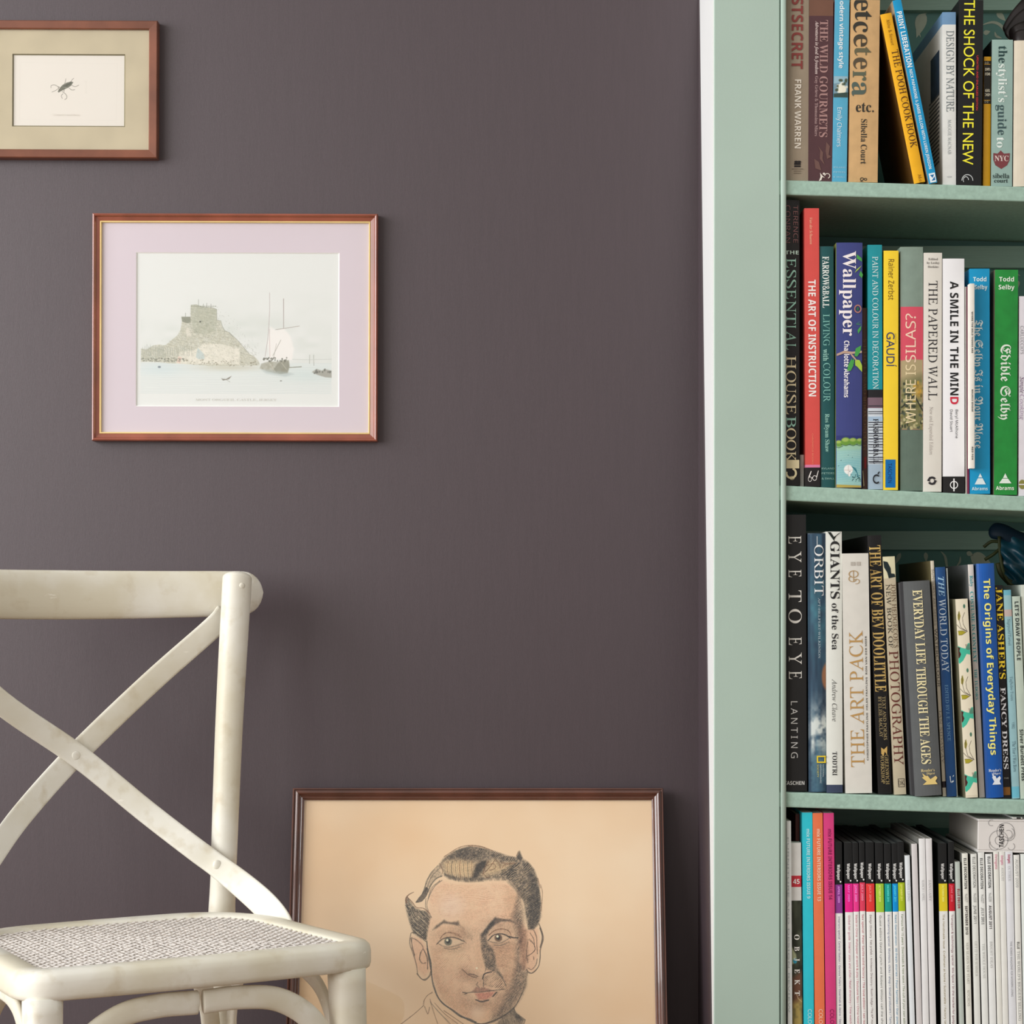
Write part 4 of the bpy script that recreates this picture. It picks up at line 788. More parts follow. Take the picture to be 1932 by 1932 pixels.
WM = [(1706.5, 1716.5, 1717, 1726, 1614, (216, 222, 226), 'thin bluish white magazine leaning after the coloured run', (), 'VOGUE LIVING', None),
      (1718, 1731.3, 1730.5, 1738.5, 1592, (204, 200, 200), 'pale grey magazine leaning left, first of the plain four', (), '', None),
      (1733, 1745.5, 1741, 1752.5, 1582, (222, 222, 222), 'plain white magazine leaning left among pale spines', (), 'MARCH / APRIL', None),
      (1746.5, 1757.5, 1754, 1766.5, 1582, (214, 212, 212), 'plain light grey magazine leaning left before the dark gap', (), 'JANUARY', None),
      (1802.4, 1810.2, 1809.6, 1819.5, 1626, (176, 186, 178), 'grey-green magazine with small red lettering beside the deep red band', [('ELLE DECOR', 'bsans', (150, 40, 50), 1677, 1714, .55, 4.5, 'd')], '', None),
      (1814.5, 1825.8, 1823, 1833.6, 1610, (222, 222, 212), 'cream magazine with bold black capitals and the date September 2010', [('ELLE DECORATION', 'bsans', (56, 54, 54), 1619, 1677, .5, 4.8, 'd'), ('No217', 'bserif', (160, 160, 156), 1686, 1702, .5, 4.5, 'd'), ('SEPTEMBER 2010', 'bsans', (70, 60, 60), 1709, 1763, .5, 4.6, 'd'), ('NEW SEASON NEW START', 'serif', (160, 156, 148), 1778, 1856, .5, 4.5, 'd'), ('KITCHENS', 'serif', (160, 156, 148), 1868, 1898, .5, 4.5, 'd')], '', None),
      (1831, 1842.6, 1838.5, 1850, 1611, (218, 220, 214), 'white magazine with thin black capitals and the date June 2011', [('ELLE DECORATION', 'sans', (80, 80, 80), 1617, 1674, .5, 4.8, 'd'), ('No226', 'bserif', (170, 170, 168), 1685, 1702, .5, 4.5, 'd'), ('JUNE 2011', 'sans', (80, 80, 80), 1708, 1742, .5, 4.8, 'd'), ('GET IT FOR SUMMER', 'serif', (180, 180, 172), 1776, 1842, .5, 4.5, 'd')], '', None),
      (1844.8, 1856.6, 1852.6, 1865, 1608, (222, 224, 220), 'white magazine with dark capitals and the date July 2011', [('ELLE DECORATION', 'bsans', (92, 94, 94), 1619, 1677, .5, 4.8, 'd'), ('No227', 'bserif', (170, 172, 170), 1687, 1704, .5, 4.5, 'd'), ('JULY 2011', 'bital', (110, 110, 108), 1712, 1744, .5, 4.8, 'd'), ('THE WHOLE HOUSE', 'serif', (180, 180, 176), 1780, 1846, .5, 4.5, 'd')], '', None),
      (1858.6, 1872, 1866.8, 1879.5, 1611, (224, 226, 224), 'white magazine with bold capitals and the date August 2011', [('ELLE DECORATION', 'bsans', (70, 72, 74), 1616, 1675, .5, 5, 'd'), ('No228', 'bserif', (170, 172, 170), 1684, 1701, .5, 4.5, 'd'), ('AUGUST 2011', 'bsans', (70, 62, 64), 1708, 1752, .5, 4.8, 'd'), ('BRIGHT IDEAS', 'serif', (180, 180, 176), 1776, 1826, .5, 4.5, 'd')], '', None),
      (1873.6, 1884, 1881.5, 1891, 1607, (222, 222, 214), 'pale magazine with faint pink lettering directly under the lying white book', [('livingetc', 'bsans', (222, 150, 170), 1612, 1640, .5, 4.5, 'd')], '', None),
      (1884.6, 1895.6, 1891.8, 1902.5, 1607, (222, 222, 216), 'pale magazine with a short pink word, second of the pink-lettered three', [('livingetc', 'bsans', (214, 130, 160), 1614, 1632, .5, 4.5, 'd'), ('AUGUST', 'serif', (180, 182, 182), 1636, 1662, .5, 4.5, 'd')], '', None),
      (1896.4, 1910, 1903.4, 1917.8, 1607, (216, 218, 222), 'lilac-white magazine with a small crimson word at its head', [('livingetc', 'bsans', (180, 60, 100), 1612, 1629, .5, 4.8, 'd'), ('OCTOBER', 'serif', (190, 190, 194), 1634, 1662, .5, 4.8, 'd'), ('THE HOMES MAGAZINE FOR MODERN LIVING', 'sans', (130, 130, 134), 1776, 1880, .5, 3.4, 'd')], '', None),
      (1911.5, 1923.5, 1918.8, 1929, 1613, (222, 222, 216), 'pale magazine lettered in grey with August 2009', [('AUGUST 2009', 'sans', (176, 178, 178), 1621, 1674, .5, 5, 'd'), ('ELLE', 'bsans', (80, 82, 82), 1777, 1790, .5, 4.6, 'd'), ("THE WORLD'S BIGGEST SELLING", 'serif', (150, 152, 150), 1794, 1926, .5, 4.8, 'd')], '', None),
      (1925, 1938, 1931, 1944, 1611, (216, 222, 218), 'pale magazine cut off at the right edge of the bottom shelf', (), '', None)]
for (xa, xb, xa2, xb2, yt_, c_, lb, tx, ft, _) in WM:
    tx = list(tx)
    if ft: tx.append((ft, 'serif', tuple(v-36 for v in c_), 1660, 1700, .5, 4.5, 'd'))
    make_book(3, ((xa, xb, yt_), (xa2, xb2, 1932)), tuple(min(248, v+15) for v in c_), lb, off=.008, depth=.2, group='white-spined magazines on the bottom shelf', name='magazine', cat='magazine', kind='mag', var=.03, texts=tx, pages=(170, 168, 160), side=(120, 120, 114))
# white book lying on top of the magazines
Yl = Y0+.010; mp = Yl/F; wL = (1608-1545)*mp; hL = .25
lb = thing('book', 'thick white book lying flat on the magazines, letters and circles on its spine', 'book', (PX(1845, Yl), Yl, PZ(1576.5, Yl)), (0, math.radians(90.8), 0), G4)
Dp = .20
def lbm(name, boxes, m, par=lb):
    mb = MB()
    for b_ in boxes: mb.box(*b_)
    return bevel(mb.build(name, m, par), .0008)
lw = mat((228, 224, 220), .5, .3, .03, 30, key='book_cover')
lbm('cover', [(-wL/2, -wL/2+.003, .0, Dp, 0, hL)], lw); lbm('cover', [(wL/2-.003, wL/2, .0, Dp, 0, hL)], lw); lbm('spine', [(-wL/2+.0031, wL/2-.0031, .0, .003, 0, hL)], lw)
lbm('page_block', [(-wL/2+.0032, wL/2-.0032, .0032, Dp-.004, .004, hL-.004)], page_mat((196, 190, 180)))
V = []; Fc = []
g, gf = glyphs('TASCHEN', 'bsans'); L_ = (1597-1554)*mp; xx = g[:, 0]/g[:, 0].max()*L_; yy = g[:, 1]/caph('bsans')*8.5*mp
# local +z = world +x, local +x = world -z : text x runs world up, letter tops face world left
zc_ = (1893.5-1845)*mp; V = [(float(L_/2-a_), -.0004, float(zc_-b_)) for a_, b_ in zip(xx, yy)]
o = mesh_obj('lettering', V, gf, mat((40, 38, 40), .5, .3, 0, 10, key='spine_ink'), lb); o['kind'] = 'stuff'
mb = MB()
def arc(cx, cy, r, t0, t1, wd=.9, n=22):
    for i in range(n):
        a0, a1 = (math.radians(t0+(t1-t0)*k/n) for k in (i, i+1)); q = []
        for a_, rr in ((a0, r), (a1, r), (a1, r-wd), (a0, r-wd)):
            x_, y_ = cx+rr*math.cos(a_), cy+rr*math.sin(a_); q.append(((y_-1576.5)*mp, -.00035, (x_-1845)*mp))
        mb.poly(q)
arc(1884, 1584, 18, 0, 360); arc(1897, 1568, 17, -180, 180); arc(1886, 1585, 9, 0, 360); arc(1902, 1573, 8, -120, 150); arc(1870, 1552, 6, 60, 300); arc(1908, 1596, 7, -60, 160); arc(1876, 1594, 10, 40, 220); arc(1902, 1573, 13, -60, 100)
o = mb.build('line_drawing', mat((150, 148, 148), .5, .2, 0, 10, key='grey_ink'), lb); o['kind'] = 'stuff'
# a flat folder with black and white printing between it and the shelf
zt_ = PZ(1544.5, Yl)
ff = thing('folder', 'white folder with black printing squeezed above the lying white book', 'folder', (PX(1910, Yl), Yl-.001, zt_-.0002), (0, math.radians(1.25), 0))
bevel(MB().box(0, .13, 0, .18, 0, .0024).build('folder_body', mat((226, 228, 224), .5, .3, .03, key='folder_card'), ff), .0006)
MB().box(.0105*.5, .0105, -.0004, 0, .0004, .0021).build('printed_mark', mat((24, 26, 28), .5, .2, 0, key='black_ink'), ff)
MB().box(.0125, .0185, -.0004, 0, .0007, .0021).build('printed_mark', mat((24, 26, 28), .5, .2, 0, key='black_ink'), ff)

# teal cloth stuffed above the books of row 3
tc = thing('silk_scarf', 'dark teal silk scarf with yellow-green edging stuffed above the books on the right', 'scarf', (PX(1895, 2.74), 2.74, PZ(1100, 2.74)))
def L3(px, py, dy): Y = 2.74+dy; return (PX(px, Y)-PX(1895, 2.74), dy, PZ(py, Y)-PZ(1100, 2.74))
sweep('padded_edge', [L3(1866, 1001, .06), L3(1890, 1004, .05), L3(1920, 1018, .05), L3(1975, 1034, .06)], .012, .007, (0, -1, .3), mat((5, 30, 46), .6, .25, .2, 14, key='navy_silk'), tc, 14, 2.2, 6, .01)
V = []; Fc = []; nu, nv = 30, 22
for side_ in (0, 1):
    for j in range(nv+1):
        t = j/nv; xl_ = 1887+2*t+16*t**3; xr_ = 1985; yb_t = 1012+92*t
        for i in range(nu+1):
            u = i/nu; px_ = xl_+(xr_-xl_)*u; py_ = yb_t+10*math.sin(u*2.2)*t
            fold = .006*math.sin((u*3.2-t*1.6)*6.0)+.004*math.sin((u*2-t*3.1)*9+1)
            dy = .045-.016*math.sin(math.pi*min(1, t*1.02))*math.sin(math.pi*min(1, u+.25))+fold*(.3+.7*t)+side_*.004
            V.append(L3(px_, py_, dy))
    o0 = side_*(nu+1)*(nv+1)
    for j in range(nv):
        for i in range(nu):
            a_ = o0+j*(nu+1)+i; f_ = (a_, a_+nu+1, a_+nu+2, a_+1); Fc.append(f_ if side_ == 0 else tuple(reversed(f_)))
mesh_obj('draped_cloth', V, Fc, mat((8, 58, 74), .42, .45, .35, 14, (1, 1, 4), key='teal_silk'), tc, True)
for P_ in ([(1885, 1012, .040), (1887, 1045, .036), (1893, 1078, .034), (1906, 1101, .034), (1930, 1112, .036), (1975, 1112, .045)], [(1856, 1032, .06), (1870, 1022, .055), (1886, 1022, .045)], [(1858, 1056, .06), (1874, 1046, .055), (1888, 1034, .045)]):
    sweep('edging', [L3(*p) for p in P_], .0022, .0016, (0, -1, 0), mat((44, 50, 18), .6, .3, .3, key='olive_braid'), tc, 8, 2, 6)
sweep('edging', [L3(1884, 1062, .040), L3(1890, 1082, .038), L3(1906, 1100, .038)], .0045, .0025, (0, -1, 0), mat((44, 46, 18), .6, .3, .3, key='olive_braid'), tc, 8, 2, 6)
# dark strap bundle over the cream book of row 1
sb = thing('leather_belt', 'coiled black-brown leather belt lying on the cream book', 'belt', (PX(1930, 2.72), 2.72, PZ(76, 2.72)))
LEA = mat((34, 26, 26), .4, .5, .3, 40, key='black_leather')
def L4(px, py, dy): Y = 2.72+dy; return (PX(px, Y)-PX(1930, 2.72), dy, PZ(py, Y)-PZ(76, 2.72))
for P_ in ([(1902, 66, .03), (1915, 40, .03), (1935, 14, .03), (1960, -10, .04)], [(1906, 72, .01), (1925, 58, .0), (1950, 50, .01), (1985, 50, .03)], [(1904, 74, .02), (1925, 42, .02), (1950, 22, .02), (1980, 10, .03)], [(1912, 76, -.01), (1930, 70, -.015), (1950, 70, -.01)]):
    sweep('belt_loop', [L4(*p) for p in P_], .011, .0035, (0, -1, .25), LEA, sb, 12, 3, 6, .008)

# ------------------------------------------------------------------ framed pictures
def rails(t, w, h, prof, m, name='frame_rail', z0=0):
    """prof: list of (inset, y) closed loop; mitred rails round a w x h rectangle whose bottom is at z0"""
    n_ = len(prof)
    for sd in range(4):
        V = []; Fc = []
        for end in (0, 1):
            for d, y in prof:
                if sd == 0: p = ((-w/2+d) if end == 0 else (w/2-d), y, z0+h-d)
                elif sd == 1: p = (w/2-d, y, (z0+h-d) if end == 0 else z0+d)
                elif sd == 2: p = ((w/2-d) if end == 0 else (-w/2+d), y, z0+d)
                else: p = (-w/2+d, y, (z0+d) if end == 0 else (z0+h-d))
                V.append(p)
        for k in range(n_): Fc.append((k, (k+1) % n_, n_+(k+1) % n_, n_+k))
        Fc += [tuple(reversed(range(n_))), tuple(range(n_, 2*n_))]
        mesh_obj(name, V, Fc, m, t)
def wood(c, key, spec=.6, rough=.3, var=.25): return mat(c, rough, spec, var, 18, (1, 1, 1), key=key, bump=.05, coat=.3)
# castle print
Yc = 2.843; s = Yc/F
cw, chh = (711.5-172.5)*s, (832-402)*s
xc0 = (711.5+172.5)/2
cp = thing('framed_print', 'framed castle and harbour print with a pale lilac mount, hanging mid wall', 'picture', (PX(xc0, Yc), Yc, PZ(832, Yc)), (0, math.radians(.15), 0))
MW = wood((140, 76, 58), 'mahogany_moulding')
rails(cp, cw, chh, [(0, YW-Yc), (0, .003), (.0008, .0006), (.0022, 0), (.0036, .0008), (.0050, .0036), (.0085, .0045), (.0100, .0050), (.0100, YW-Yc)], MW)
rails(cp, cw, chh, [(.0100, .0048), (.0107, .0040), (.0116, .0040), (.0124, .0055), (.0124, .0085), (.0100, .0085)], mat((232, 206, 140), .35, .6, .08, 20, key='gold_slip', metal=.35), 'gold_slip')
def cx(px): return (px-xc0)*s
def cz(py): return (832-py)*s
MAT_ = mat((213, 201, 208), .8, .1, .015, 5, key='lilac_mount_board')
ox0, ox1, oz0, oz1 = cx(254), cx(638.5), cz(766), cz(474.5)
def mount(t, w, h, inset, o4, y, m, th=.0016, bev=(245, 244, 240)):
    x0, x1, z0, z1 = o4; a0, a1, b0, b1 = -w/2+inset, w/2-inset, inset, h-inset
    V = [(a0, y, b0), (a1, y, b0), (a1, y, b1), (a0, y, b1), (x0, y, z0), (x1, y, z0), (x1, y, z1), (x0, y, z1)]
    mesh_obj('mount', V, [(0, 1, 5, 4), (1, 2, 6, 5), (2, 3, 7, 6), (3, 0, 4, 7)], m, t)
    e = th*.8
    V = [(x0, y, z0), (x1, y, z0), (x1, y, z1), (x0, y, z1), (x0+e, y+th, z0+e), (x1-e, y+th, z0+e), (x1-e, y+th, z1-e), (x0+e, y+th, z1-e)]
    mesh_obj('mount_bevel', V, [(0, 1, 5, 4), (1, 2, 6, 5), (2, 3, 7, 6), (3, 0, 4, 7)], mat(bev, .8, .1, 0, key='bevel_card'), t)
mount(cp, cw, chh, .0124, (ox0, ox1, oz0, oz1), .0080, MAT_)
MB().box(-cw/2+.012, cw/2-.012, .0062, .0066, .012, chh-.012).build('glass', glass_mat(), cp)
# the print, in photo pixel units
cv = Canvas(253, 473, 640, 768, 1.35, (226, 228, 224))
H_, W_ = cv.h, cv.w; YY, XX = np.meshgrid(np.arange(H_)/cv.S+473, np.arange(W_)/cv.S+253, indexing='ij')
ins = ((XX > 262.5) & (XX < 624) & (YY > 484) & (YY < 741.5)).astype(float)
n1 = vnoise(H_, W_, 46, 11, 90); n2 = vnoise(H_, W_, 14, 12, 30); n3 = vnoise(H_, W_, 3, 13, 5)
cloud = ins*np.clip((n1*.7+n2*.45-.35)*1.0*np.clip((YY-540)/80, 0, 1)*(YY < 684), 0, 1)
cloud = cloud+ins*.35*np.exp(-((YY-650)/30)**2)*(XX < 350)*n2+ins*.45*np.exp(-(((YY-630)/22)**2+((XX-455)/40)**2))*n2+ins*.35*np.exp(-(((YY-640)/24)**2+((XX-590)/34)**2))*n2
cv.blend((0, W_, 0, H_), cloud*.75, (204, 210, 202))
sea = ins*(YY > 683); cv.blend((0, W_, 0, H_), sea*(.35+.5*n2*np.exp(-((YY-697)/18)**2)), (222, 229, 226))
cv.blend((0, W_, 0, H_), sea*.7*np.exp(-(((YY-694)/12)**2+((XX-300)/45)**2)), (208, 221, 222)); cv.blend((0, W_, 0, H_), sea*.6*np.exp(-(((YY-706)/14)**2+((XX-580)/60)**2)), (206, 219, 216))
cv.blend((0, W_, 0, H_), sea*.6*np.exp(-(((YY-692)/6)**2+((XX-430)/60)**2)), (196, 190, 166))
wv = np.sin(YY*1.9+3*vnoise(H_, W_, 4, 15, 40))*.5+.5; cv.blend((0, W_, 0, H_), sea*wv*.16, (168, 178, 176))
B = lambda L: [(150+x*.15528, 380+y*.15528) for x, y in L]
Cc = lambda L: [(420+x*.16563, 540+y*.16563) for x, y in L]
Dd = lambda L: [(150+x*.16565, 540+y*.16565) for x, y in L]
rock = B([(1335, 1250), (1400, 1243), (1430, 1255), (1480, 1277), (1540, 1275), (1600, 1280), (1650, 1300), (1652, 1430), (1700, 1440), (1720, 1510), (1750, 1560), (1800, 1580), (1850, 1640)])+Cc([(60, 515), (150, 600), (230, 690), (290, 760), (350, 790), (400, 850), (410, 890)])+Dd([(1500, 900), (1100, 870), (1000, 870), (850, 850), (685, 850)])+B([(730, 1780), (800, 1790), (880, 1740), (960, 1730), (1000, 1740), (1030, 1735), (1120, 1660), (1170, 1620), (1210, 1550), (1225, 1450), (1220, 1390), (1330, 1392)])
cv.poly(rock, (214, 212, 196), .8, 1.5, .35, 5, 21); cv.poly(rock, (176, 176, 156), .3, 1.5, .9, 3, 22)
cv.hatch(rock, 62, 3.1, (150, 150, 132), .3, .25, 2, 31, 1.5); cv.hatch(rock, 15, 4.6, (140, 140, 122), .22, .25, 3, 33, 1.5)
keep = B([(1335, 1250), (1430, 1255), (1540, 1275), (1650, 1300), (1652, 1430), (1640, 1560), (1500, 1600), (1380, 1590), (1340, 1450)])
cv.poly(keep, (172, 176, 156), .4, 1.5, .5, 4, 23); cv.hatch(keep, 80, 2.6, (134, 140, 122), .35, .25, 1.5, 35, 1.5)
tower = B([(1220, 1390), (1330, 1390), (1335, 1460), (1290, 1470), (1230, 1450)]); cv.poly(tower, (120, 124, 108), .7, 1)
for x, y0_, y1_ in ((1427, 1180, 1250), (1487, 1235, 1275), (1528, 1225, 1272), (1580, 1235, 1285), (1270, 1345, 1390)): cv.stroke(B([(x, y0_), (x, y1_)]), .9, (120, 122, 110), .7)
for x in range(1340, 1650, 26): cv.stroke(B([(x, 1262), (x+12, 1262)]), 1.6, (138, 140, 122), .7)
cv.ell(*B([(1450, 1450)])[0], 2, 1.6, (80, 82, 74), .8)
cv.poly(Dd([(1130, 740), (1300, 720), (1340, 690), (1400, 640), (1600, 650), (1811, 700), (1811, 880), (1400, 880), (1080, 875)]), (232, 228, 214), .75, 3, .3, 6, 24)
cv.poly(B([(1290, 1520), (1320, 1540), (1350, 1620), (1290, 1640), (1270, 1560)]), (228, 222, 208), .6, 2)
cv.poly(Dd([(1330, 690), (1400, 760), (1410, 820), (1340, 820), (1310, 800)]), (188, 202, 200), .8, 1.5); cv.poly(Dd([(1110, 790), (1150, 800), (1130, 870), (1090, 860)]), (228, 200, 186), .8, 2)
far = B([(730, 1790), (870, 1750), (1000, 1745), (1040, 1900), (730, 1920)]); cv.hatch(far, 90, 3.2, (140, 148, 136), .45, .4, 1, 37, 2)
for k in range(24): x = 265+k*4+RNG.rand()*2; cv.stroke([(x, 648+RNG.rand()*8), (x+.5, 670)], .7, (138, 144, 134), .55)
for k in range(70):
    x = 263+RNG.rand()*82; cv.ell(x, 674+RNG.rand()*7, 1.6, 1, (118, 120, 106), .6)
for k in range(60): x = 345+RNG.rand()*140; cv.ell(x, 676+RNG.rand()*10+(x-345)*.03, 1.5, .9, (134, 128, 108), .55)
for k in range(260):
    x = 330+RNG.rand()*150; y = 600+RNG.rand()*80
    if y > 600+abs(x-385)*.62: cv.stroke([(x, y), (x+RNG.rand()*5, y+RNG.rand()*3)], .6, (124, 122, 104), .4)
for k in range(420):
    x = 300+RNG.rand()*185; y = 575+RNG.rand()*108
    if y > 575+max(0, abs(x-384)-28)*.95 and (x > 352 or y > 640): l_ = 1+RNG.rand()*4; cv.stroke([(x, y), (x+l_*(RNG.rand()-.3), y+l_*(RNG.rand()-.2))], .55, (96, 98, 84), .3)
cv.stroke(rock[:17], .8, (110, 112, 98), .55)
# ships
cv.poly(Cc([(530, 450), (600, 490), (690, 470), (760, 560), (800, 700), (780, 830), (520, 810), (500, 640)]), (240, 236, 231), .8, 4)
cv.poly(Cc([(430, 870), (520, 845), (600, 850), (680, 830), (740, 830), (752, 900), (730, 980), (640, 990), (500, 960), (410, 925)]), (166, 164, 148), .8, 2, .3, 5, 25)
cv.poly(Cc([(620, 860), (740, 835), (750, 900), (725, 978), (640, 985), (560, 950)]), (134, 134, 118), .65, 2)
for L, w_, c_ in (([(520, 60), (522, 250), (512, 450), (500, 600), (470, 790)], .8, (170, 150, 150)), ([(680, 130), (682, 460)], 1.1, (150, 132, 128)), ([(590, 482), (690, 468), (862, 440)], 1, (160, 150, 140)), ([(650, 600), (560, 780)], .8, (140, 136, 124)), ([(600, 640), (570, 800)], .6, (160, 156, 146)), ([(520, 480), (525, 790)], .8, (190, 164, 164)), ([(520, 860), (590, 970)], .7, (214, 208, 190)), ([(650, 850), (715, 935)], .7, (214, 208, 190)), ([(980, 770), (978, 870)], .8, (150, 152, 142)), ([(1025, 770), (1028, 890)], .9, (150, 152, 142)), ([(780, 822), (960, 826), (1230, 818)], .8, (190, 194, 188)), ([(750, 915), (885, 905)], 1.6, (130, 130, 114))): cv.stroke(Cc(L), w_, c_, .85)
for k in range(34): p = Cc([(430+RNG.rand()*310, 800+RNG.rand()*50)])[0]; cv.ell(p[0], p[1], 1.2, 1.8, (104, 104, 92), .7)
cv.poly(Cc([(1005, 965), (1060, 930), (1120, 950), (1150, 930), (1230, 950), (1230, 1030), (1160, 1025), (1060, 995)]), (150, 146, 134), .75, 2)
for k in range(16): p = Cc([(1020+RNG.rand()*205, 925+RNG.rand()*60)])[0]; cv.ell(p[0], p[1], 1.3, 2, (106, 108, 100), .8)
cv.poly(Cc([(420, 935), (740, 970), (800, 990), (700, 1020), (480, 980)]), (168, 180, 178), .5, 4)
cv.poly(Dd([(1600, 1040), (1650, 1050), (1720, 1010), (1690, 1050), (1620, 1065)]), (120, 114, 102), .8, 1); cv.stroke(Dd([(1640, 1045), (1700, 1080)]), .7, (130, 124, 110), .8); cv.ell(*Dd([(893, 912)])[0], 3, 2, (110, 120, 130), .8); cv.ell(*Cc([(652, 1067)])[0], 2, 1, (120, 120, 110), .8)
cv.mesh('print', cx(253), cx(640), cz(473), cz(768), .0097, print_mat(), cp)
g, gf = glyphs('MONT ORGUEIL CASTLE, JERSEY', 'serif')
V = [(float(cx(367)+a_/g[:, 0].max()*(520-367)*s), .0094, float(cz(755)+b_/caph('serif')*4*s)) for a_, b_ in g]
o = mesh_obj('caption_lettering', V, gf, mat((206, 204, 196), .7, .1, 0, key='pale_print_ink'), cp); o['kind'] = 'stuff'
MB().box(-cw/2+.006, cw/2-.006, .0104, .0150, .006, chh-.006).build('backing_board', mat((150, 120, 90), .9, .1, .1, key='brown_board'), cp)

# beetle print
xb0 = (296-41)/2; bw, bh = (296+41)*s, (297.5-38)*s
bp_ = thing('framed_print', 'small framed beetle engraving with a wide tan mount at the upper left', 'picture', (PX(xb0, Yc), Yc, PZ(297.5, Yc)), (0, math.radians(.25), 0))
rails(bp_, bw, bh, [(0, YW-Yc), (0, .0016), (.0012, 0), (.0105, .0008), (.0118, .0020), (.0118, YW-Yc)], wood((116, 68, 48), 'brown_frame_wood', .35, .5, .25))
def bx(px): return (px-xb0)*s
def bz(py): return (297.5-py)*s
mount(bp_, bw, bh, .0116, (bx(20.5), bx(234), bz(237), bz(99.5)), .0062, mat((192, 180, 152), .85, .1, .06, 24, key='tan_mount_board', bump=.1), .002, (120, 112, 80))
MB().box(-bw/2+.0116, bw/2-.0116, .0040, .0043, .0116, bh-.0116).build('glass', glass_mat(), bp_)
cv = Canvas(19, 98, 236, 239, 1.5, (224, 218, 208))
E_ = lambda L: [(x*.16563, 20+y*.16563) for x, y in L]
K = (112, 108, 98)
for L in ([(215, 575), (1320, 585), (1310, 1235), (205, 1228), (215, 575)], [(200, 540), (200, 1250)]): cv.stroke(E_(L), .6, (216, 210, 200), .8)
cv.poly(E_([(640, 905), (655, 880), (690, 835), (740, 805), (790, 790), (818, 798), (800, 830), (760, 862), (710, 885), (670, 905), (650, 918)]), (104, 104, 90), 1, 1, .3, 3)
cv.poly(E_([(690, 850), (780, 800), (805, 805), (740, 855)]), (78, 80, 70), .7, 1)
for L, w_ in (([(655, 885), (640, 850), (600, 830), (565, 840), (562, 865)], .9), ([(690, 905), (725, 930), (745, 960), (740, 985), (720, 998)], 1.0), ([(700, 930), (682, 955), (692, 985)], .9), ([(660, 855), (640, 850)], .8), ([(650, 870), (615, 895), (575, 912)], .8),
              ([(705, 835), (725, 800), (732, 760)], .9), ([(790, 795), (805, 770), (822, 755)], .8), ([(800, 835), (840, 850), (880, 832)], .9), ([(770, 865), (800, 888), (835, 885)], .9), ([(710, 880), (712, 905)], 1.2), ([(940, 790), (975, 790)], .4), ([(965, 790), (965, 915)], .4), ([(950, 920), (975, 922)], .4), ([(680, 870), (645, 852)], .9)):
    cv.stroke(E_(spline([(p[0], p[1], 0) for p in L], 5) and [(q.x, q.y) for q in spline([(p[0], p[1], 0) for p in L], 5)]), w_, K if w_ > .5 else (200, 196, 186), .9)
cv.ell(*E_([(770, 540)])[0], 4, 3, (226, 222, 212), .8)
cv.mesh('print', bx(19), bx(236), bz(98), bz(239), .0083, print_mat(), bp_)
g, gf = glyphs('Cerambyx moschatus', 'ital')
V = [(float(bx(98)+a_/g[:, 0].max()*(50)*s), .0080, float(bz(216)+b_/caph('ital')*4*s)) for a_, b_ in g]
o = mesh_obj('caption_lettering', V, gf, mat((222, 216, 206), .7, .1, 0, key='pale_print_ink'), bp_); o['kind'] = 'stuff'
MB().box(-bw/2+.006, bw/2-.006, .0088, .0150, .006, bh-.006).build('backing_board', mat((150, 120, 90), .9, .1, .1, key='brown_board'), bp_)

# portrait leaning against the wall
Yt = 2.832; zt2 = PZ(1486, Yt); yb2 = Yt-zt2*math.tan(math.radians(15.6)); ang = math.radians(15.6); Hp = zt2/math.cos(ang); Wp = (1251.5-552)*Yt/F
xcp = PX((1251.5+552)/2, Yt)
pt = thing('framed_portrait', 'large dark framed chalk portrait of a man on tan paper, leaning on the wall', 'picture', (xcp, yb2, .0), (-ang, 0, 0))
PW = wood((92, 54, 42), 'dark_walnut_moulding', .7, .26, .3)
rails(pt, Wp, Hp, [(0, .020), (0, .003), (.0008, .0015), (.0022, .0015), (.0030, .0034), (.0040, .0034), (.0048, .0006), (.0070, 0), (.0088, .0012), (.0098, .0036), (.0120, .0050), (.0132, .0046), (.0142, .0060), (.0158, .0072), (.0158, .020)], PW)
ex = Vector((1, 0, 0)); up = Vector((0, math.sin(ang), math.cos(ang))); nn = Vector((0, -math.cos(ang), math.sin(ang))); P0 = Vector((xcp, yb2, 0))
PD = .0105
def toplane(px, py):
    d = Vector(((px-966)/F, 1, -(py-HZ)/F)); o_ = Vector((0, 0, ZC)); p0 = P0-nn*PD
    t_ = (p0-o_).dot(nn)/d.dot(nn); q = o_+d*t_-p0
    return q.dot(ex), q.dot(up)
TAN = ((236, 201, 160), (243, 217, 183))
pm = bpy.data.materials.new('tan_drawing_paper'); pm.use_nodes = True; b_ = pm.node_tree.nodes['Principled BSDF']; b_.inputs['Roughness'].default_value = .85; b_.inputs['Specular IOR Level'].default_value = .1
pm.node_tree.links.new(paper_nodes(pm.node_tree, TAN), b_.inputs['Base Color'])
MB().box(-Wp/2+.0150, Wp/2-.0150, PD, PD+.0015, .0150, Hp-.0150).build('paper', pm, pt)
MB().box(-Wp/2+.0150, Wp/2-.0150, .0078, .0081, .0150, Hp-.0150).build('glass', glass_mat(), pt)
MB().box(-Wp/2+.008, Wp/2-.008, PD+.003, .0195, .008, Hp-.008).build('backing_board', mat((140, 110, 80), .9, .1, .1, key='brown_board'), pt)
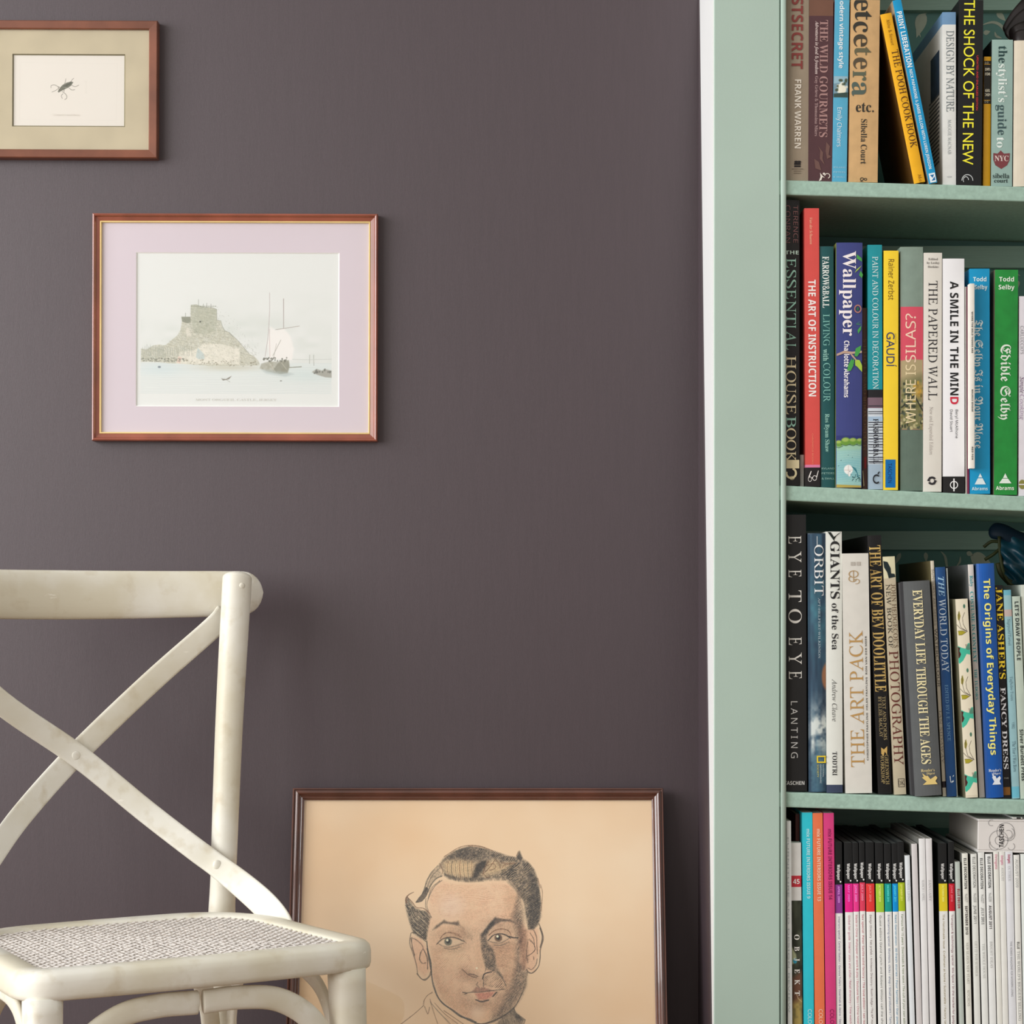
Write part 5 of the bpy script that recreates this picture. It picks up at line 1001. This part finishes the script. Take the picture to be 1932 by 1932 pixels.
# the drawing: canvas in plane millimetres (x right, y down from the frame top); colours are factors on the paper
def pm_(px, py): u, v = toplane(px, py); return (u*1000, (Hp-v)*1000)
a0 = pm_(738, 1578); a1 = pm_(1066, 1985)
x0_, x1_, y0_, y1_ = a0[0], a1[0], a0[1], a1[1]
cv = Canvas(x0_, y0_, x1_, y1_, 2.5, (1, 1, 1))
def A(L): return [pm_(730+x*.19252, 1560+y*.19252) for x, y in L]
def AS(L, n=6): return [(q.x, q.y) for q in spline([(p[0], p[1], 0) for p in A(L)], n)]
def fac(c): b = np.array(lin((240, 209, 172))); return tuple(np.array(lin(c))/b)
def pen(L, w_, c_, al=.8, n=3):
    for j in range(n):
        Lj = [(x+RNG.randn()*3.4, y+RNG.randn()*3.4) for x, y in L]
        cv.stroke(AS(Lj), ([v*.45 for v in w_] if isinstance(w_, list) else max(.5, w_*.45)), c_, al*(.6+.35*RNG.rand()))
DK, MD, BR, PK, LT = fac((52, 50, 50)), fac((104, 96, 84)), fac((120, 82, 60)), fac((222, 160, 128)), fac((246, 226, 204))
face = [(385, 1100), (400, 900), (395, 740), (430, 610), (520, 520), (700, 555), (900, 560), (1150, 520), (1290, 650), (1330, 850), (1360, 1050), (1370, 1400), (1340, 1600), (1260, 1750), (1100, 1860), (930, 1925), (800, 1890), (640, 1790), (500, 1640), (440, 1450), (430, 1200)]
cv.poly(A(face), PK, .24, 6, .4, 20, 3)
cv.poly(A([(1270, 900), (1370, 1000), (1480, 1000), (1500, 1200), (1440, 1420), (1370, 1400), (1300, 1400)]), PK, .45, 5)
cv.poly(A([(240, 1080), (330, 1090), (390, 1200), (420, 1400), (370, 1470), (300, 1400), (250, 1230)]), PK, .4, 5)
cv.ell(*A([(640, 780)])[0], 15, 14, LT, .4, 1.2); cv.ell(*A([(650, 1240)])[0], 16, 18, fac((238, 208, 170)), .5, 1.2); cv.ell(*A([(880, 1815)])[0], 9, 8, LT, .3, 1.2)
cv.hatch(A([(420, 620), (560, 560), (900, 570), (1200, 560), (1290, 700), (1240, 900), (1000, 940), (760, 900), (560, 880), (430, 860)]), 4, 1.98, fac((190, 120, 90)), .38, .3, 3, 2)
cv.hatch(A([(430, 1180), (800, 1250), (880, 1400), (760, 1500), (720, 1640), (860, 1780), (800, 1880), (560, 1720), (450, 1480)]), -52, 1.85, fac((180, 108, 80)), .42, .28, 2, 4)
cv.hatch(A([(1030, 1180), (1280, 1150), (1290, 1400), (1200, 1560), (1120, 1480), (1060, 1300)]), 20, 1.78, fac((130, 82, 62)), .6, .38, 2, 6)
WM_ = fac((186, 138, 104)); BW = fac((150, 108, 84))
cv.poly(A([(1050, 1180), (1290, 1120), (1310, 1600), (1180, 1840), (980, 1915), (1040, 1760), (1130, 1600), (1100, 1440), (1040, 1330)]), WM_, .36, 16)
cv.poly(A([(1180, 600), (1300, 650), (1300, 960), (1200, 930), (1160, 800)]), WM_, .4, 14)
cv.poly(A([(430, 1180), (520, 1250), (520, 1450), (640, 1640), (820, 1800), (860, 1900), (700, 1830), (520, 1680), (450, 1480)]), WM_, .2, 12)
cv.poly(A([(840, 1000), (900, 1000), (930, 1200), (960, 1380), (890, 1400), (860, 1200)]), WM_, .25, 9)
for (x_, y_, rx_, ry_, a_) in ((620, 1060, 22, 9, .35), (730, 1060, 13, 14, .35), (640, 1190, 20, 6, .35), (1100, 1010, 24, 14, .4), (1110, 1160, 22, 6, .4), (760, 1430, 9, 8, .35), (830, 1470, 12, 7, .4), (930, 1545, 11, 9, .35), (760, 1650, 8, 9, .3), (930, 1735, 20, 7, .45)):
    p = A([(x_, y_)])[0]; cv.ell(p[0], p[1], rx_, ry_, BW, a_, 1.3)
# shaded right side of the face
shade = [(1230, 880), (1290, 660), (1340, 850), (1330, 1080), (1300, 1300), (1370, 1420), (1360, 1560), (1310, 1670), (1240, 1770), (1120, 1870), (1010, 1925), (1060, 1830), (1130, 1740), (1190, 1620), (1230, 1520), (1260, 1380), (1270, 1200), (1280, 1100)]
cv.poly(A(shade), MD, .5, 9, .5, 5, 8); cv.hatch(A(shade), -58, 1.65, DK, .8, .42, 2.5, 9, 6); cv.hatch(A(shade), 35, 2.24, DK, .45, .3, 2, 10, 6); cv.hatch(A(shade), -58, 3.30, fac((206, 180, 150)), .6, .1, 3, 109, 5, .7)
nose = [(915, 1060), (960, 1010), (1010, 950), (1060, 900), (1050, 960), (1000, 1010), (975, 1080), (985, 1140), (1040, 1200), (1060, 1270), (1075, 1380), (1140, 1480), (1060, 1420), (975, 1400), (945, 1290), (925, 1180)]
cv.poly(A(nose), MD, .6, 4, .5, 4, 11); cv.hatch(A(nose), -62, 1.72, DK, .85, .5, 2.5, 12, 3); cv.hatch(A(nose), 30, 2.11, DK, .5, .35, 2.5, 112, 3)
cv.hatch(A([(950, 1440), (1060, 1400), (1150, 1490), (1200, 1560), (1150, 1600), (1020, 1570), (950, 1550)]), -40, 1.78, fac((80, 64, 54)), .8, .42, 2, 13)
cv.hatch(A([(1040, 1640), (1150, 1600), (1220, 1560), (1180, 1700), (1080, 1800), (1000, 1860), (1060, 1740)]), -48, 1.78, DK, .65, .4, 2, 14, 6)
cv.poly(A([(1280, 980), (1370, 1010), (1390, 1300), (1340, 1400), (1310, 1200)]), BR, .4, 5); cv.hatch(A([(1290, 1000), (1380, 1020), (1390, 1300), (1340, 1400), (1310, 1200)]), 80, 1.45, fac((110, 74, 60)), .6, .4, 2, 15)
# hair
hair = [(500, 385), (560, 300), (640, 245), (720, 208), (810, 190), (900, 196), (1000, 222), (1100, 255), (1200, 288), (1265, 300), (1300, 235), (1332, 312), (1385, 345), (1445, 420), (1480, 520), (1498, 640), (1512, 760), (1500, 900), (1480, 965), (1430, 1005), (1388, 1005), (1362, 900), (1345, 760), (1320, 680), (1280, 610), (1215, 530), (1120, 500), (1000, 515), (900, 535), (800, 540), (700, 530), (620, 510), (560, 480), (540, 420)]
cv.poly(A(hair), fac((84, 78, 70)), .7, 3, .35, 4, 16)
cv.hatch(A([(540, 330), (640, 245), (810, 190), (1000, 222), (1200, 288), (1290, 300), (1280, 345), (1100, 320), (980, 300), (880, 330), (760, 330), (640, 320), (560, 350)]), -40, 1.78, DK, .95, .5, 3, 17)
cv.poly(A([(600, 300), (760, 215), (960, 235), (900, 300), (760, 310)]), DK, .55, 8, .6, 4, 18)
cv.poly(A([(560, 350), (660, 330), (820, 345), (860, 360), (830, 470), (800, 500), (640, 480), (570, 440)]), fac((232, 200, 154)), .75, 8)
for k in range(15):
    x = 575+k*19; cv.stroke(AS([(x+10, 335), (x-4+k, 400), (x+6+k*.6, 470), (x+14, 510)]), [.4, 1.0, .5, 1.6][k % 4], (DK, BR, MD)[k % 3], .6)
cv.poly(A([(850, 440), (870, 370), (930, 325), (1000, 330), (985, 380), (930, 440), (880, 505), (835, 505)]), fac((40, 38, 40)), .9, 5)
cv.hatch(A([(1000, 330), (1270, 330), (1240, 470), (960, 500)]), -30, 2.6, DK, .7, .35, 3, 131)
cv.poly(A([(990, 345), (1060, 320), (1120, 370), (1240, 350), (1150, 420), (1080, 450), (960, 490), (930, 470), (980, 410)]), fac((222, 190, 146)), .65, 8)
for L in ([(1000, 340), (960, 410), (940, 470)], [(1060, 315), (1100, 360), (1110, 410)], [(1060, 320), (1000, 400), (960, 450)], [(940, 450), (970, 490), (1010, 500)], [(1120, 350), (1200, 365), (1270, 350)], [(1130, 400), (1160, 370), (1240, 355)], [(980, 380), (1040, 360), (1060, 400), (1010, 430)]): pen(L, 1.1, BR, .85)
cv.hatch(A([(560, 455), (640, 480), (860, 500), (1000, 500), (1180, 480), (1220, 525), (1000, 530), (840, 548), (700, 535), (600, 512)]), 75, 1.72, DK, .95, .5, 1, 19)
side = [(1120, 430), (1280, 350), (1385, 350), (1445, 420), (1480, 520), (1498, 640), (1512, 760), (1500, 900), (1480, 965), (1430, 1005), (1388, 1005), (1350, 760), (1300, 640), (1215, 530)]
cv.hatch(A(side), -35, 1.85, DK, .95, .55, 2.5, 20); cv.hatch(A(side), -35, 3.43, fac((186, 160, 124)), .75, .12, 3, 120, 2, .9); cv.poly(A([(1400, 420), (1470, 520), (1500, 700), (1505, 880), (1440, 1000), (1392, 1000), (1380, 840), (1400, 650)]), DK, .7, 6, .3, 5, 21)
cv.poly(A([(1200, 520), (1290, 620), (1330, 690), (1310, 700), (1240, 600), (1180, 540)]), DK, .7, 4)
for L in ([(1505, 560), (1522, 640), (1520, 740), (1510, 830)], [(1480, 500), (1505, 600)], [(560, 290), (700, 205), (810, 182), (920, 190), (1040, 235)], [(520, 360), (545, 420), (540, 470)], [(1290, 240), (1270, 290)], [(800, 186), (900, 188), (980, 215)]): pen(L, 1.1, BR, .8)
cv.poly(A([(1268, 305), (1300, 238), (1330, 310), (1310, 330)]), DK, .8, 2)
# left side hair
cv.poly(A([(505, 385), (450, 440), (390, 560), (360, 640), (400, 620), (440, 560), (500, 500), (540, 480)]), MD, .5, 4, .4, 4, 22)
for L, w_ in (([(500, 380), (430, 460), (380, 570), (350, 650)], 1.4), ([(520, 400), (440, 480), (400, 580), (370, 650)], 1.0), ([(540, 480), (480, 510), (430, 570), (400, 640)], 2.6), ([(470, 420), (400, 520), (370, 600)], .9), ([(540, 520), (470, 580), (420, 680), (395, 760), (410, 830), (440, 885)], 1.2), ([(520, 525), (440, 600), (405, 700)], .8), ([(385, 700), (380, 780), (410, 850)], .8)): pen(L, w_, MD, .85)
cv.stroke(AS([(388, 610), (370, 660), (330, 710), (288, 738)]), [5, 7, 7, 2], DK, .85)
tuft = [(185, 720), (200, 690), (235, 740), (280, 800), (340, 820), (400, 830), (430, 885), (412, 960), (392, 1060), (385, 1120), (330, 1090), (260, 1045), (230, 960), (200, 860), (183, 780)]
cv.poly(A(tuft), fac((84, 78, 70)), .75, 3, .4, 4, 23); cv.hatch(A(tuft), 52, 1.85, DK, .95, .55, 3, 24); cv.hatch(A(tuft), 52, 3.63, fac((206, 186, 152)), .85, .12, 3, 124, 2, .9)
cv.stroke(AS([(190, 740), (188, 700), (215, 665), (262, 640)]), [2.4, 2, 1.4, .8], BR, .85); cv.stroke(AS([(200, 690), (250, 740), (290, 790), (360, 800), (420, 850)]), 1.2, BR, .8)
# contours
pen([(388, 1120), (400, 1210), (428, 1330), (440, 1450), (458, 1560), (500, 1670), (560, 1740), (640, 1800), (720, 1850), (800, 1888), (870, 1918)], [2, 3.5, 3.5, 2.4, 2, 3, 3.2, 3.6, 3.4, 4, 5, 4], fac((86, 82, 78)), .85)
pen([(395, 1190), (410, 1290), (430, 1400)], 2.2, DK, .6)
pen([(1372, 1425), (1352, 1560), (1310, 1665), (1250, 1765), (1150, 1850), (1040, 1905), (930, 1935), (860, 1920)], [1.5, 2, 2, 2.5, 3.5, 4, 4, 3], DK, .8)
for L, w_ in (([(385, 1130), (320, 1065), (250, 1036), (230, 1065), (224, 1150), (258, 1250), (285, 1350), (298, 1440)], 1.3), ([(298, 1440), (340, 1488), (378, 1500), (420, 1455), (432, 1400)], 2.2), ([(245, 1090), (300, 1110), (350, 1180), (330, 1240), (320, 1300)], 1.4), ([(240, 1080), (250, 1180), (275, 1260)], 2.0), ([(330, 1230), (318, 1290), (345, 1340), (380, 1330)], 1.2), ([(360, 1200), (395, 1290), (400, 1400)], 1.6),
              ([(1490, 950), (1520, 1020), (1532, 1100), (1505, 1200), (1502, 1280), (1480, 1370), (1430, 1432), (1385, 1425), (1366, 1395)], 2.0), ([(1500, 990), (1525, 1080), (1505, 1180)], 2.6), ([(1440, 1010), (1470, 1080), (1470, 1170), (1480, 1250)], 1.4), ([(1390, 1100), (1440, 1150), (1450, 1200), (1420, 1240), (1380, 1270)], 1.8), ([(1400, 1040), (1440, 1100), (1450, 1180)], 1.0), ([(1385, 1380), (1420, 1400), (1460, 1350), (1470, 1290)], 1.2), ([(1438, 1270), (1445, 1300)], 1.4), ([(1380, 1130), (1370, 1240), (1380, 1330)], 1.2)): pen(L, w_, fac((82, 66, 58)), .85)
# brows, eyes, nose, mouth
cv.poly(A([(448, 1012), (480, 968), (540, 928), (562, 908), (585, 926), (620, 935), (680, 928), (700, 922), (718, 968), (690, 968), (600, 952), (550, 950), (490, 992)]), DK, .8, 2.4)
cv.poly(A([(925, 1062), (965, 1000), (1020, 925), (1062, 884), (1130, 902), (1210, 908), (1262, 942), (1200, 928), (1120, 930), (1060, 960), (1000, 1015), (960, 1060)]), DK, .82, 2.4)
cv.hatch(A([(690, 970), (740, 970), (840, 1060), (840, 1120), (780, 1080)]), -50, 1.58, fac((120, 96, 76)), .6, .35, 1, 26); cv.hatch(A([(1060, 950), (1200, 930), (1260, 960), (1270, 1080), (1200, 1020), (1100, 985)]), -45, 1.58, fac((130, 92, 72)), .5, .35, 1, 27)
cv.poly(A([(505, 1140), (545, 1106), (600, 1088), (700, 1105), (745, 1125), (690, 1155), (600, 1175), (550, 1165)]), fac((232, 206, 172)), .7, 3)
cv.poly(A([(1000, 1112), (1045, 1066), (1110, 1052), (1180, 1066), (1195, 1092), (1120, 1130), (1060, 1132)]), fac((222, 192, 158)), .7, 3)
for (ex_, ey_, c_) in ((600, 1125, (104, 106, 92)), (1092, 1088, (110, 84, 66))):
    p = A([(ex_, ey_)])[0]; cv.ell(p[0], p[1], 5.2, 5.4, fac(c_), .95, .3); cv.ell(p[0], p[1]-.6, 2.8, 3.2, fac((30, 30, 32)), .95, .3); p = A([(ex_-8, ey_-14)])[0]; cv.ell(p[0], p[1], 1.5, 1.6, fac((252, 250, 248)), 1, .4)
for L, w_, c_ in (([(490, 1150), (540, 1105), (590, 1084), (650, 1084), (700, 1098), (755, 1122)], 1.9, DK), ([(520, 1095), (560, 1052), (610, 1034), (680, 1050), (730, 1085)], 1.2, BR), ([(505, 1148), (560, 1170), (610, 1180), (690, 1160), (750, 1135)], 1.0, MD), ([(560, 1190), (640, 1200), (720, 1175)], 1.0, MD), ([(745, 1110), (775, 1140)], 1.0, MD),
                  ([(995, 1115), (1040, 1064), (1100, 1048), (1160, 1060), (1210, 1090)], 2.2, DK), ([(1000, 1065), (1060, 1015), (1130, 1000), (1190, 1020), (1220, 1060)], 1.6, BR), ([(1000, 1120), (1060, 1138), (1120, 1132), (1195, 1096)], 1.0, MD), ([(1200, 1075), (1240, 1085), (1285, 1090)], 3.2, DK), ([(1050, 1160), (1130, 1160), (1200, 1130)], 1.0, MD),
                  ([(735, 1395), (765, 1420), (790, 1445), (830, 1468), (880, 1474)], 1.6, fac((96, 74, 60))), ([(800, 1440), (850, 1452), (885, 1465)], 1.8, fac((86, 68, 58))), ([(940, 1490), (950, 1450), (985, 1432), (1025, 1424)], 2.4, DK), ([(890, 1520), (880, 1550), (905, 1580)], 1.0, MD), ([(945, 1500), (945, 1560)], 1.6, MD), ([(975, 1380), (960, 1430)], 1.2, MD), ([(1080, 1420), (1130, 1480), (1170, 1560)], 1.6, MD)): pen(L, w_, c_, .88)
cv.poly(A([(828, 1618), (878, 1568), (912, 1582), (950, 1574), (1030, 1600), (1060, 1606), (1000, 1614), (900, 1622)]), fac((150, 104, 88)), .75, 2)
cv.poly(A([(858, 1632), (960, 1622), (1060, 1614), (1025, 1664), (980, 1692), (900, 1694)]), fac((206, 128, 108)), .7, 3); cv.hatch(A([(860, 1635), (1055, 1618), (1020, 1668), (960, 1695), (895, 1695)]), 60, 1.32, fac((190, 90, 80)), .5, .3, 1, 28)
for L, w_ in (([(760, 1640), (790, 1628), (830, 1622), (900, 1620), (1000, 1607), (1090, 1602), (1150, 1592)], 1.7), ([(745, 1622), (780, 1630)], 2.4), ([(872, 1700), (930, 1712), (995, 1698)], 3.4), ([(1040, 1660), (1080, 1620)], 3.0)): pen(L, w_, fac((72, 64, 58)), .85)
cv.ell(*A([(880, 1385)])[0], 1.3, 1.2, fac((252, 244, 236)), .9, .7)
# neck, collar and shoulders
for L, w_, c_ in (([(360, 1752), (260, 1835), (140, 1932), (60, 2000), (0, 2420)], 1.0, BR), ([(362, 1752), (366, 1700), (400, 1650), (445, 1622)], .9, BR), ([(366, 1760), (385, 1800), (400, 1835), (420, 1770)], .8, BR), ([(420, 1690), (450, 1790), (500, 1932), (560, 2080)], 1.1, BR), ([(430, 1720), (500, 1810), (620, 1932), (700, 2040)], .9, MD), ([(470, 1730), (560, 1830), (700, 1932)], .8, BR), ([(560, 1800), (680, 1890), (760, 1940)], .8, BR), ([(1245, 1770), (1262, 1825), (1340, 1885), (1355, 1900), (1320, 1990)], 1.4, DK)): pen(L, w_, c_, .85)
col_ = [(1240, 1770), (1262, 1825), (1345, 1890), (1310, 1990), (1180, 2420), (1000, 2420), (1040, 1960), (1120, 1880)]
cv.poly(A(col_), MD, .6, 3); cv.hatch(A(col_), 70, 1.58, DK, .85, .5, 2, 29); cv.poly(A([(1250, 1800), (1340, 1885), (1300, 1920), (1260, 1880)]), DK, .6, 3)
cv.hatch(A([(560, 1830), (760, 1940), (1000, 1960), (1040, 2420), (700, 2420)]), 30, 1.98, fac((170, 120, 90)), .4, .3, 2, 30)
h_, w2_ = cv.a.shape[:2]
dark = np.clip(1-cv.a.mean(axis=2), 0, 1)[..., None]
grain = (vnoise(h_, w2_, 1.6, 71)+vnoise(h_, w2_, 3.1, 72)-1)[..., None]
cv.a = np.clip(cv.a*(1+grain*.9*dark), .02, 1.4)
# fade the factors to one at the canvas rim so that it melts into the sheet
m1 = print_mat('chalk_drawing', .85, TAN)
cv.mesh('drawing', x0_/1000, x1_/1000, Hp-y0_/1000, Hp-y1_/1000, PD-.00006, m1, pt, linear=True)

# ------------------------------------------------------------------ chair
ch = thing('bistro_chair', 'distressed off-white cross-back chair with a woven cane seat in the left foreground', 'chair', (-.338, 2.272, 0), (0, 0, math.radians(30.7)))
def chair_mat():
    m = bpy.data.materials.new('distressed_cream_paint'); m.use_nodes = True; nt = m.node_tree; b = nt.nodes['Principled BSDF']
    b.inputs['Roughness'].default_value = .42; b.inputs['Specular IOR Level'].default_value = .35
    tc = nt.nodes.new('ShaderNodeTexCoord')
    def noise(scale, st, det=5):
        mp = nt.nodes.new('ShaderNodeMapping'); mp.inputs['Scale'].default_value = st; nt.links.new(tc.outputs['Object'], mp.inputs[0])
        n = nt.nodes.new('ShaderNodeTexNoise'); n.inputs['Scale'].default_value = scale; n.inputs['Detail'].default_value = det; nt.links.new(mp.outputs[0], n.inputs['Vector']); return n.outputs[0]
    r = nt.nodes.new('ShaderNodeValToRGB'); e = r.color_ramp.elements; e[0].position = .38; e[0].color = lin((218, 211, 190))+(1,); e[1].position = .62; e[1].color = lin((234, 231, 220))+(1,)
    nt.links.new(noise(9, (1, 1, 1)), r.inputs[0])
    r2 = nt.nodes.new('ShaderNodeValToRGB'); e = r2.color_ramp.elements; e[0].position = .56; e[0].color = (0, 0, 0, 1); e[1].position = .78; e[1].color = (1, 1, 1, 1)
    nt.links.new(noise(34, (1, 1, 1), 12), r2.inputs[0])
    mx = nt.nodes.new('ShaderNodeMix'); mx.data_type = 'RGBA'; nt.links.new(r2.outputs[0], mx.inputs[0]); nt.links.new(r.outputs[0], mx.inputs[6]); mx.inputs[7].default_value = lin((206, 195, 170))+(1,)
    r3 = nt.nodes.new('ShaderNodeValToRGB'); e = r3.color_ramp.elements; e[0].position = .70; e[0].color = (0, 0, 0, 1); e[1].position = .76; e[1].color = (1, 1, 1, 1)
    nt.links.new(noise(130, (.2, 1, 1), 4), r3.inputs[0])
    m2 = nt.nodes.new('ShaderNodeMix'); m2.data_type = 'RGBA'; nt.links.new(r3.outputs[0], m2.inputs[0]); nt.links.new(mx.outputs[2], m2.inputs[6]); m2.inputs[7].default_value = lin((244, 240, 228))+(1,)
    nt.links.new(m2.outputs[2], b.inputs['Base Color'])
    bp = nt.nodes.new('ShaderNodeBump'); bp.inputs['Strength'].default_value = .25; bp.inputs['Distance'].default_value = .001; nt.links.new(noise(120, (.4, 1, 1)), bp.inputs['Height']); nt.links.new(bp.outputs[0], b.inputs['Normal'])
    return m
CP = chair_mat()
def outline():
    C_ = [((.224, 0), .045), ((.196, .338), .10), ((-.196, .338), .10), ((-.208, 0), .045)]; out = []
    for i, (c, r) in enumerate(C_):
        p = Vector(c); a = Vector(C_[i-1][0]); b = Vector(C_[(i+1) % 4][0]); d1 = (a-p).normalized(); d2 = (b-p).normalized()
        for k in range(13):
            t = k/12; q0 = p+d1*r; q2 = p+d2*r; out.append(q0*(1-t)**2+p*2*t*(1-t)*.98+q2*t*t+p*0.0*t)
        q2 = p+d2*r; nx = Vector(C_[(i+1) % 4][0]); rr = C_[(i+1) % 4][1]; q3 = nx+(p-nx).normalized()*rr
        for k in range(1, 8): out.append(q2.lerp(q3, k/8))
    # gentle bow of the front and back edges
    return [Vector((q.x, q.y-(.008*(1-(q.x/.2)**2) if q.y < .03 else 0)+(.010*(1-(q.x/.2)**2) if q.y > .3 else 0))) for q in out]
OUT = outline(); NO = len(OUT)
cen = sum(OUT, Vector((0, 0)))/NO
NRM = []
for i in range(NO):
    d = (OUT[(i+1) % NO]-OUT[i-1]).normalized(); n_ = Vector((-d.y, d.x))
    if n_.dot(cen-OUT[i]) < 0: n_ = -n_
    NRM.append(n_)
prof = [(.005, .430), (.0015, .432), (0, .437), (0, .450), (.0015, .4565), (.006, .4605), (.014, .462), (.030, .4615), (.0345, .459), (.036, .456), (.036, .436), (.033, .430)]
V = []; Fc = []; M = len(prof)
for i in range(NO):
    for d, z in prof: q = OUT[i]+NRM[i]*d; V.append((q.x, q.y, z))
for i in range(NO):
    for k in range(M): a_, b_ = i*M+k, ((i+1) % NO)*M+k; c_, d_ = ((i+1) % NO)*M+(k+1) % M, i*M+(k+1) % M; Fc.append((a_, b_, c_, d_))
o = mesh_obj('seat_frame', V, Fc, CP, ch, True)
bm_ = o.data; bm_.flip_normals() if bm_.polygons[0].normal.length and False else None
# cane weave
INN = [OUT[i]+NRM[i]*.034 for i in range(NO)]
def clip(nx, ny, c):
    """segment of the line nx*x + ny*y = c inside the inner outline"""
    pts = []
    for i in range(NO):
        p, q = INN[i], INN[(i+1) % NO]; a_ = nx*p.x+ny*p.y-c; b_ = nx*q.x+ny*q.y-c
        if (a_ < 0) != (b_ < 0): pts.append(p+(q-p)*(a_/(a_-b_)))
    return pts if len(pts) == 2 else None
cane = MB()
def strand(nx, ny, c, w, z, amp=.0004, ph=0):
    s_ = clip(nx, ny, c)
    if not s_: return
    p, q = s_; d = (q-p).normalized(); L = (q-p).length; k = max(1, int(L/.0064)); n2_ = Vector((nx, ny))*w/2
    i0 = len(cane.v)
    for i in range(k+1):
        u = p+d*L*i/k; zz_ = z+amp*(1 if (i+ph) % 2 else -1)
        cane.v += [(u.x-n2_.x, u.y-n2_.y, zz_), (u.x+n2_.x, u.y+n2_.y, zz_)]
    for i in range(k): a_ = i0+2*i; cane.f.append((a_, a_+1, a_+3, a_+2))
pit = .0128; r2_ = math.sqrt(.5)
for k in range(-24, 40):
    for e_ in (-.0015, .0015):
        strand(1, 0, k*pit+e_, .0028, .4567, ph=k); strand(0, 1, k*pit+e_, .0028, .4572, ph=k+1)
for k in range(-60, 70):
    strand(r2_, r2_, (k+.5)*pit*r2_, .0029, .4578, ph=k); strand(r2_, -r2_, (k+.5)*pit*r2_, .0029, .4583, ph=k)
CANE = mat((238, 232, 226), .5, .35, .12, 70, key='whitewashed_cane')
o = cane.build('cane_weave', CANE, ch); o['kind'] = 'stuff'
sm = o.modifiers.new('thick', 'SOLIDIFY'); sm.thickness = .0006
# legs
sweep('leg', [(.183, .020, .432), (.185, .014, .3), (.188, .002, .15), (.190, -.010, 0)], [.0205, .019, .017, .015], [.0205, .019, .017, .015], (0, -1, 0), CP, ch, 20, 2.9)
sweep('leg', [(-.176, .020, .432), (-.178, .014, .3), (-.181, .002, .15), (-.184, -.010, 0)], [.0205, .019, .017, .015], [.0205, .019, .017, .015], (0, -1, 0), CP, ch, 20, 2.9)
for sgn in (1, -1):
    sweep('back_post', [(sgn*.202, .455, 0), (sgn*.186, .39, .25), (sgn*.172, .362, .43), (sgn*.174, .362, .50), (sgn*.190, .380, .70), (sgn*.2145, .410, .895)],
          [.0155, .0165, .0175, .0165, .018, .0195], [.0145, .0155, .016, .015, .016, .017], (0, -1, 0), CP, ch, 20, 2.2, 8, .009)
# top rail
sweep('top_rail', [(-.262, .436, .868), (-.2, .446, .866), (-.1, .466, .8645), (0, .474, .864), (.1, .466, .8645), (.2, .446, .866), (.262, .436, .868)], [.028, .0305, .0315, .032, .0315, .0305, .028], .0095, (0, -1, 0), CP, ch, 22, 2.3, 8, .026)
# crossed straps
SW, ST = .0150, .0026
N0 = (0, -1, 0)
sweep('cross_strap', [(-.205, .428, .832), (-.187, .424, .812), (-.1, .424, .7296), (0, .425, .659), (.079, .396, .588), (.130, .360, .541), (.155, .342, .519), (.178, .312, .495), (.194, .276, .472), (.203, .248, .450), (.205, .236, .430)],
      [SW]*7+[.0165, .018, .020, .020], ST, [N0]*5+[(0, -1, 0), (-.05, -1, 0), (-.3, -1, 0), (-.6, -.8, 0), (-.9, -.45, 0), (-1, -.2, 0)], CP, ch, 12, 5, 7)
sweep('cross_strap', [(.208, .436, .840), (.187, .432, .820), (.1, .432, .7485), (0, .4315, .659), (-.079, .404, .588), (-.130, .364, .541), (-.155, .342, .519), (-.178, .312, .495), (-.194, .276, .472), (-.203, .248, .450), (-.205, .236, .430)],
      [SW]*7+[.0165, .018, .020, .020], ST, [N0]*5+[(0, -1, 0), (.05, -1, 0), (.3, -1, 0), (.6, -.8, 0), (.9, -.45, 0), (1, -.2, 0)], CP, ch, 12, 5, 7)
dome('bolt', (.156, .3385, .5185), .0062, .003, (0, -1, .1), CP, ch); dome('bolt', (-.156, .3385, .5185), .0062, .003, (0, -1, .1), CP, ch)
dome('bolt', (-.002, .4222, .659), .0056, .0010, (0, -1, 0), CP, ch); dome('bolt', (.2125, .3912, .876), .0045, .0022, (0, -1, 0), CP, ch); dome('bolt', (-.2125, .3925, .876), .0045, .0022, (0, -1, 0), CP, ch)
# hoops under the seat
for sgn in (1, -1):
    sweep('hoop_brace', [(sgn*.002, .012, .4115), (sgn*.05, .010, .4125), (sgn*.095, .010, .405), (sgn*.135, .011, .378), (sgn*.158, .013, .335), (sgn*.166, .013, .27), (sgn*.168, .010, .2)], .0135, .006, (0, -1, 0), CP, ch, 14, 2.6, 7, .002)
    sweep('side_hoop', [(sgn*.178, .17, .419), (sgn*.178, .12, .414), (sgn*.180, .08, .396), (sgn*.182, .052, .355), (sgn*.184, .040, .29), (sgn*.186, .032, .22)], .010, .005, (sgn, 0, 0), CP, ch, 12, 2.6, 6)
    sweep('side_hoop', [(sgn*.178, .19, .419), (sgn*.178, .24, .414), (sgn*.176, .29, .396), (sgn*.174, .325, .355), (sgn*.174, .340, .29), (sgn*.176, .352, .22)], .010, .005, (sgn, 0, 0), CP, ch, 12, 2.6, 6)
    sweep('hoop_brace', [(sgn*.002, .328, .4155), (sgn*.05, .328, .4155), (sgn*.095, .330, .405), (sgn*.128, .334, .378), (sgn*.145, .340, .335), (sgn*.152, .345, .27), (sgn*.156, .350, .2)], .0125, .006, (0, -1, 0), CP, ch, 14, 2.6, 7, .006)
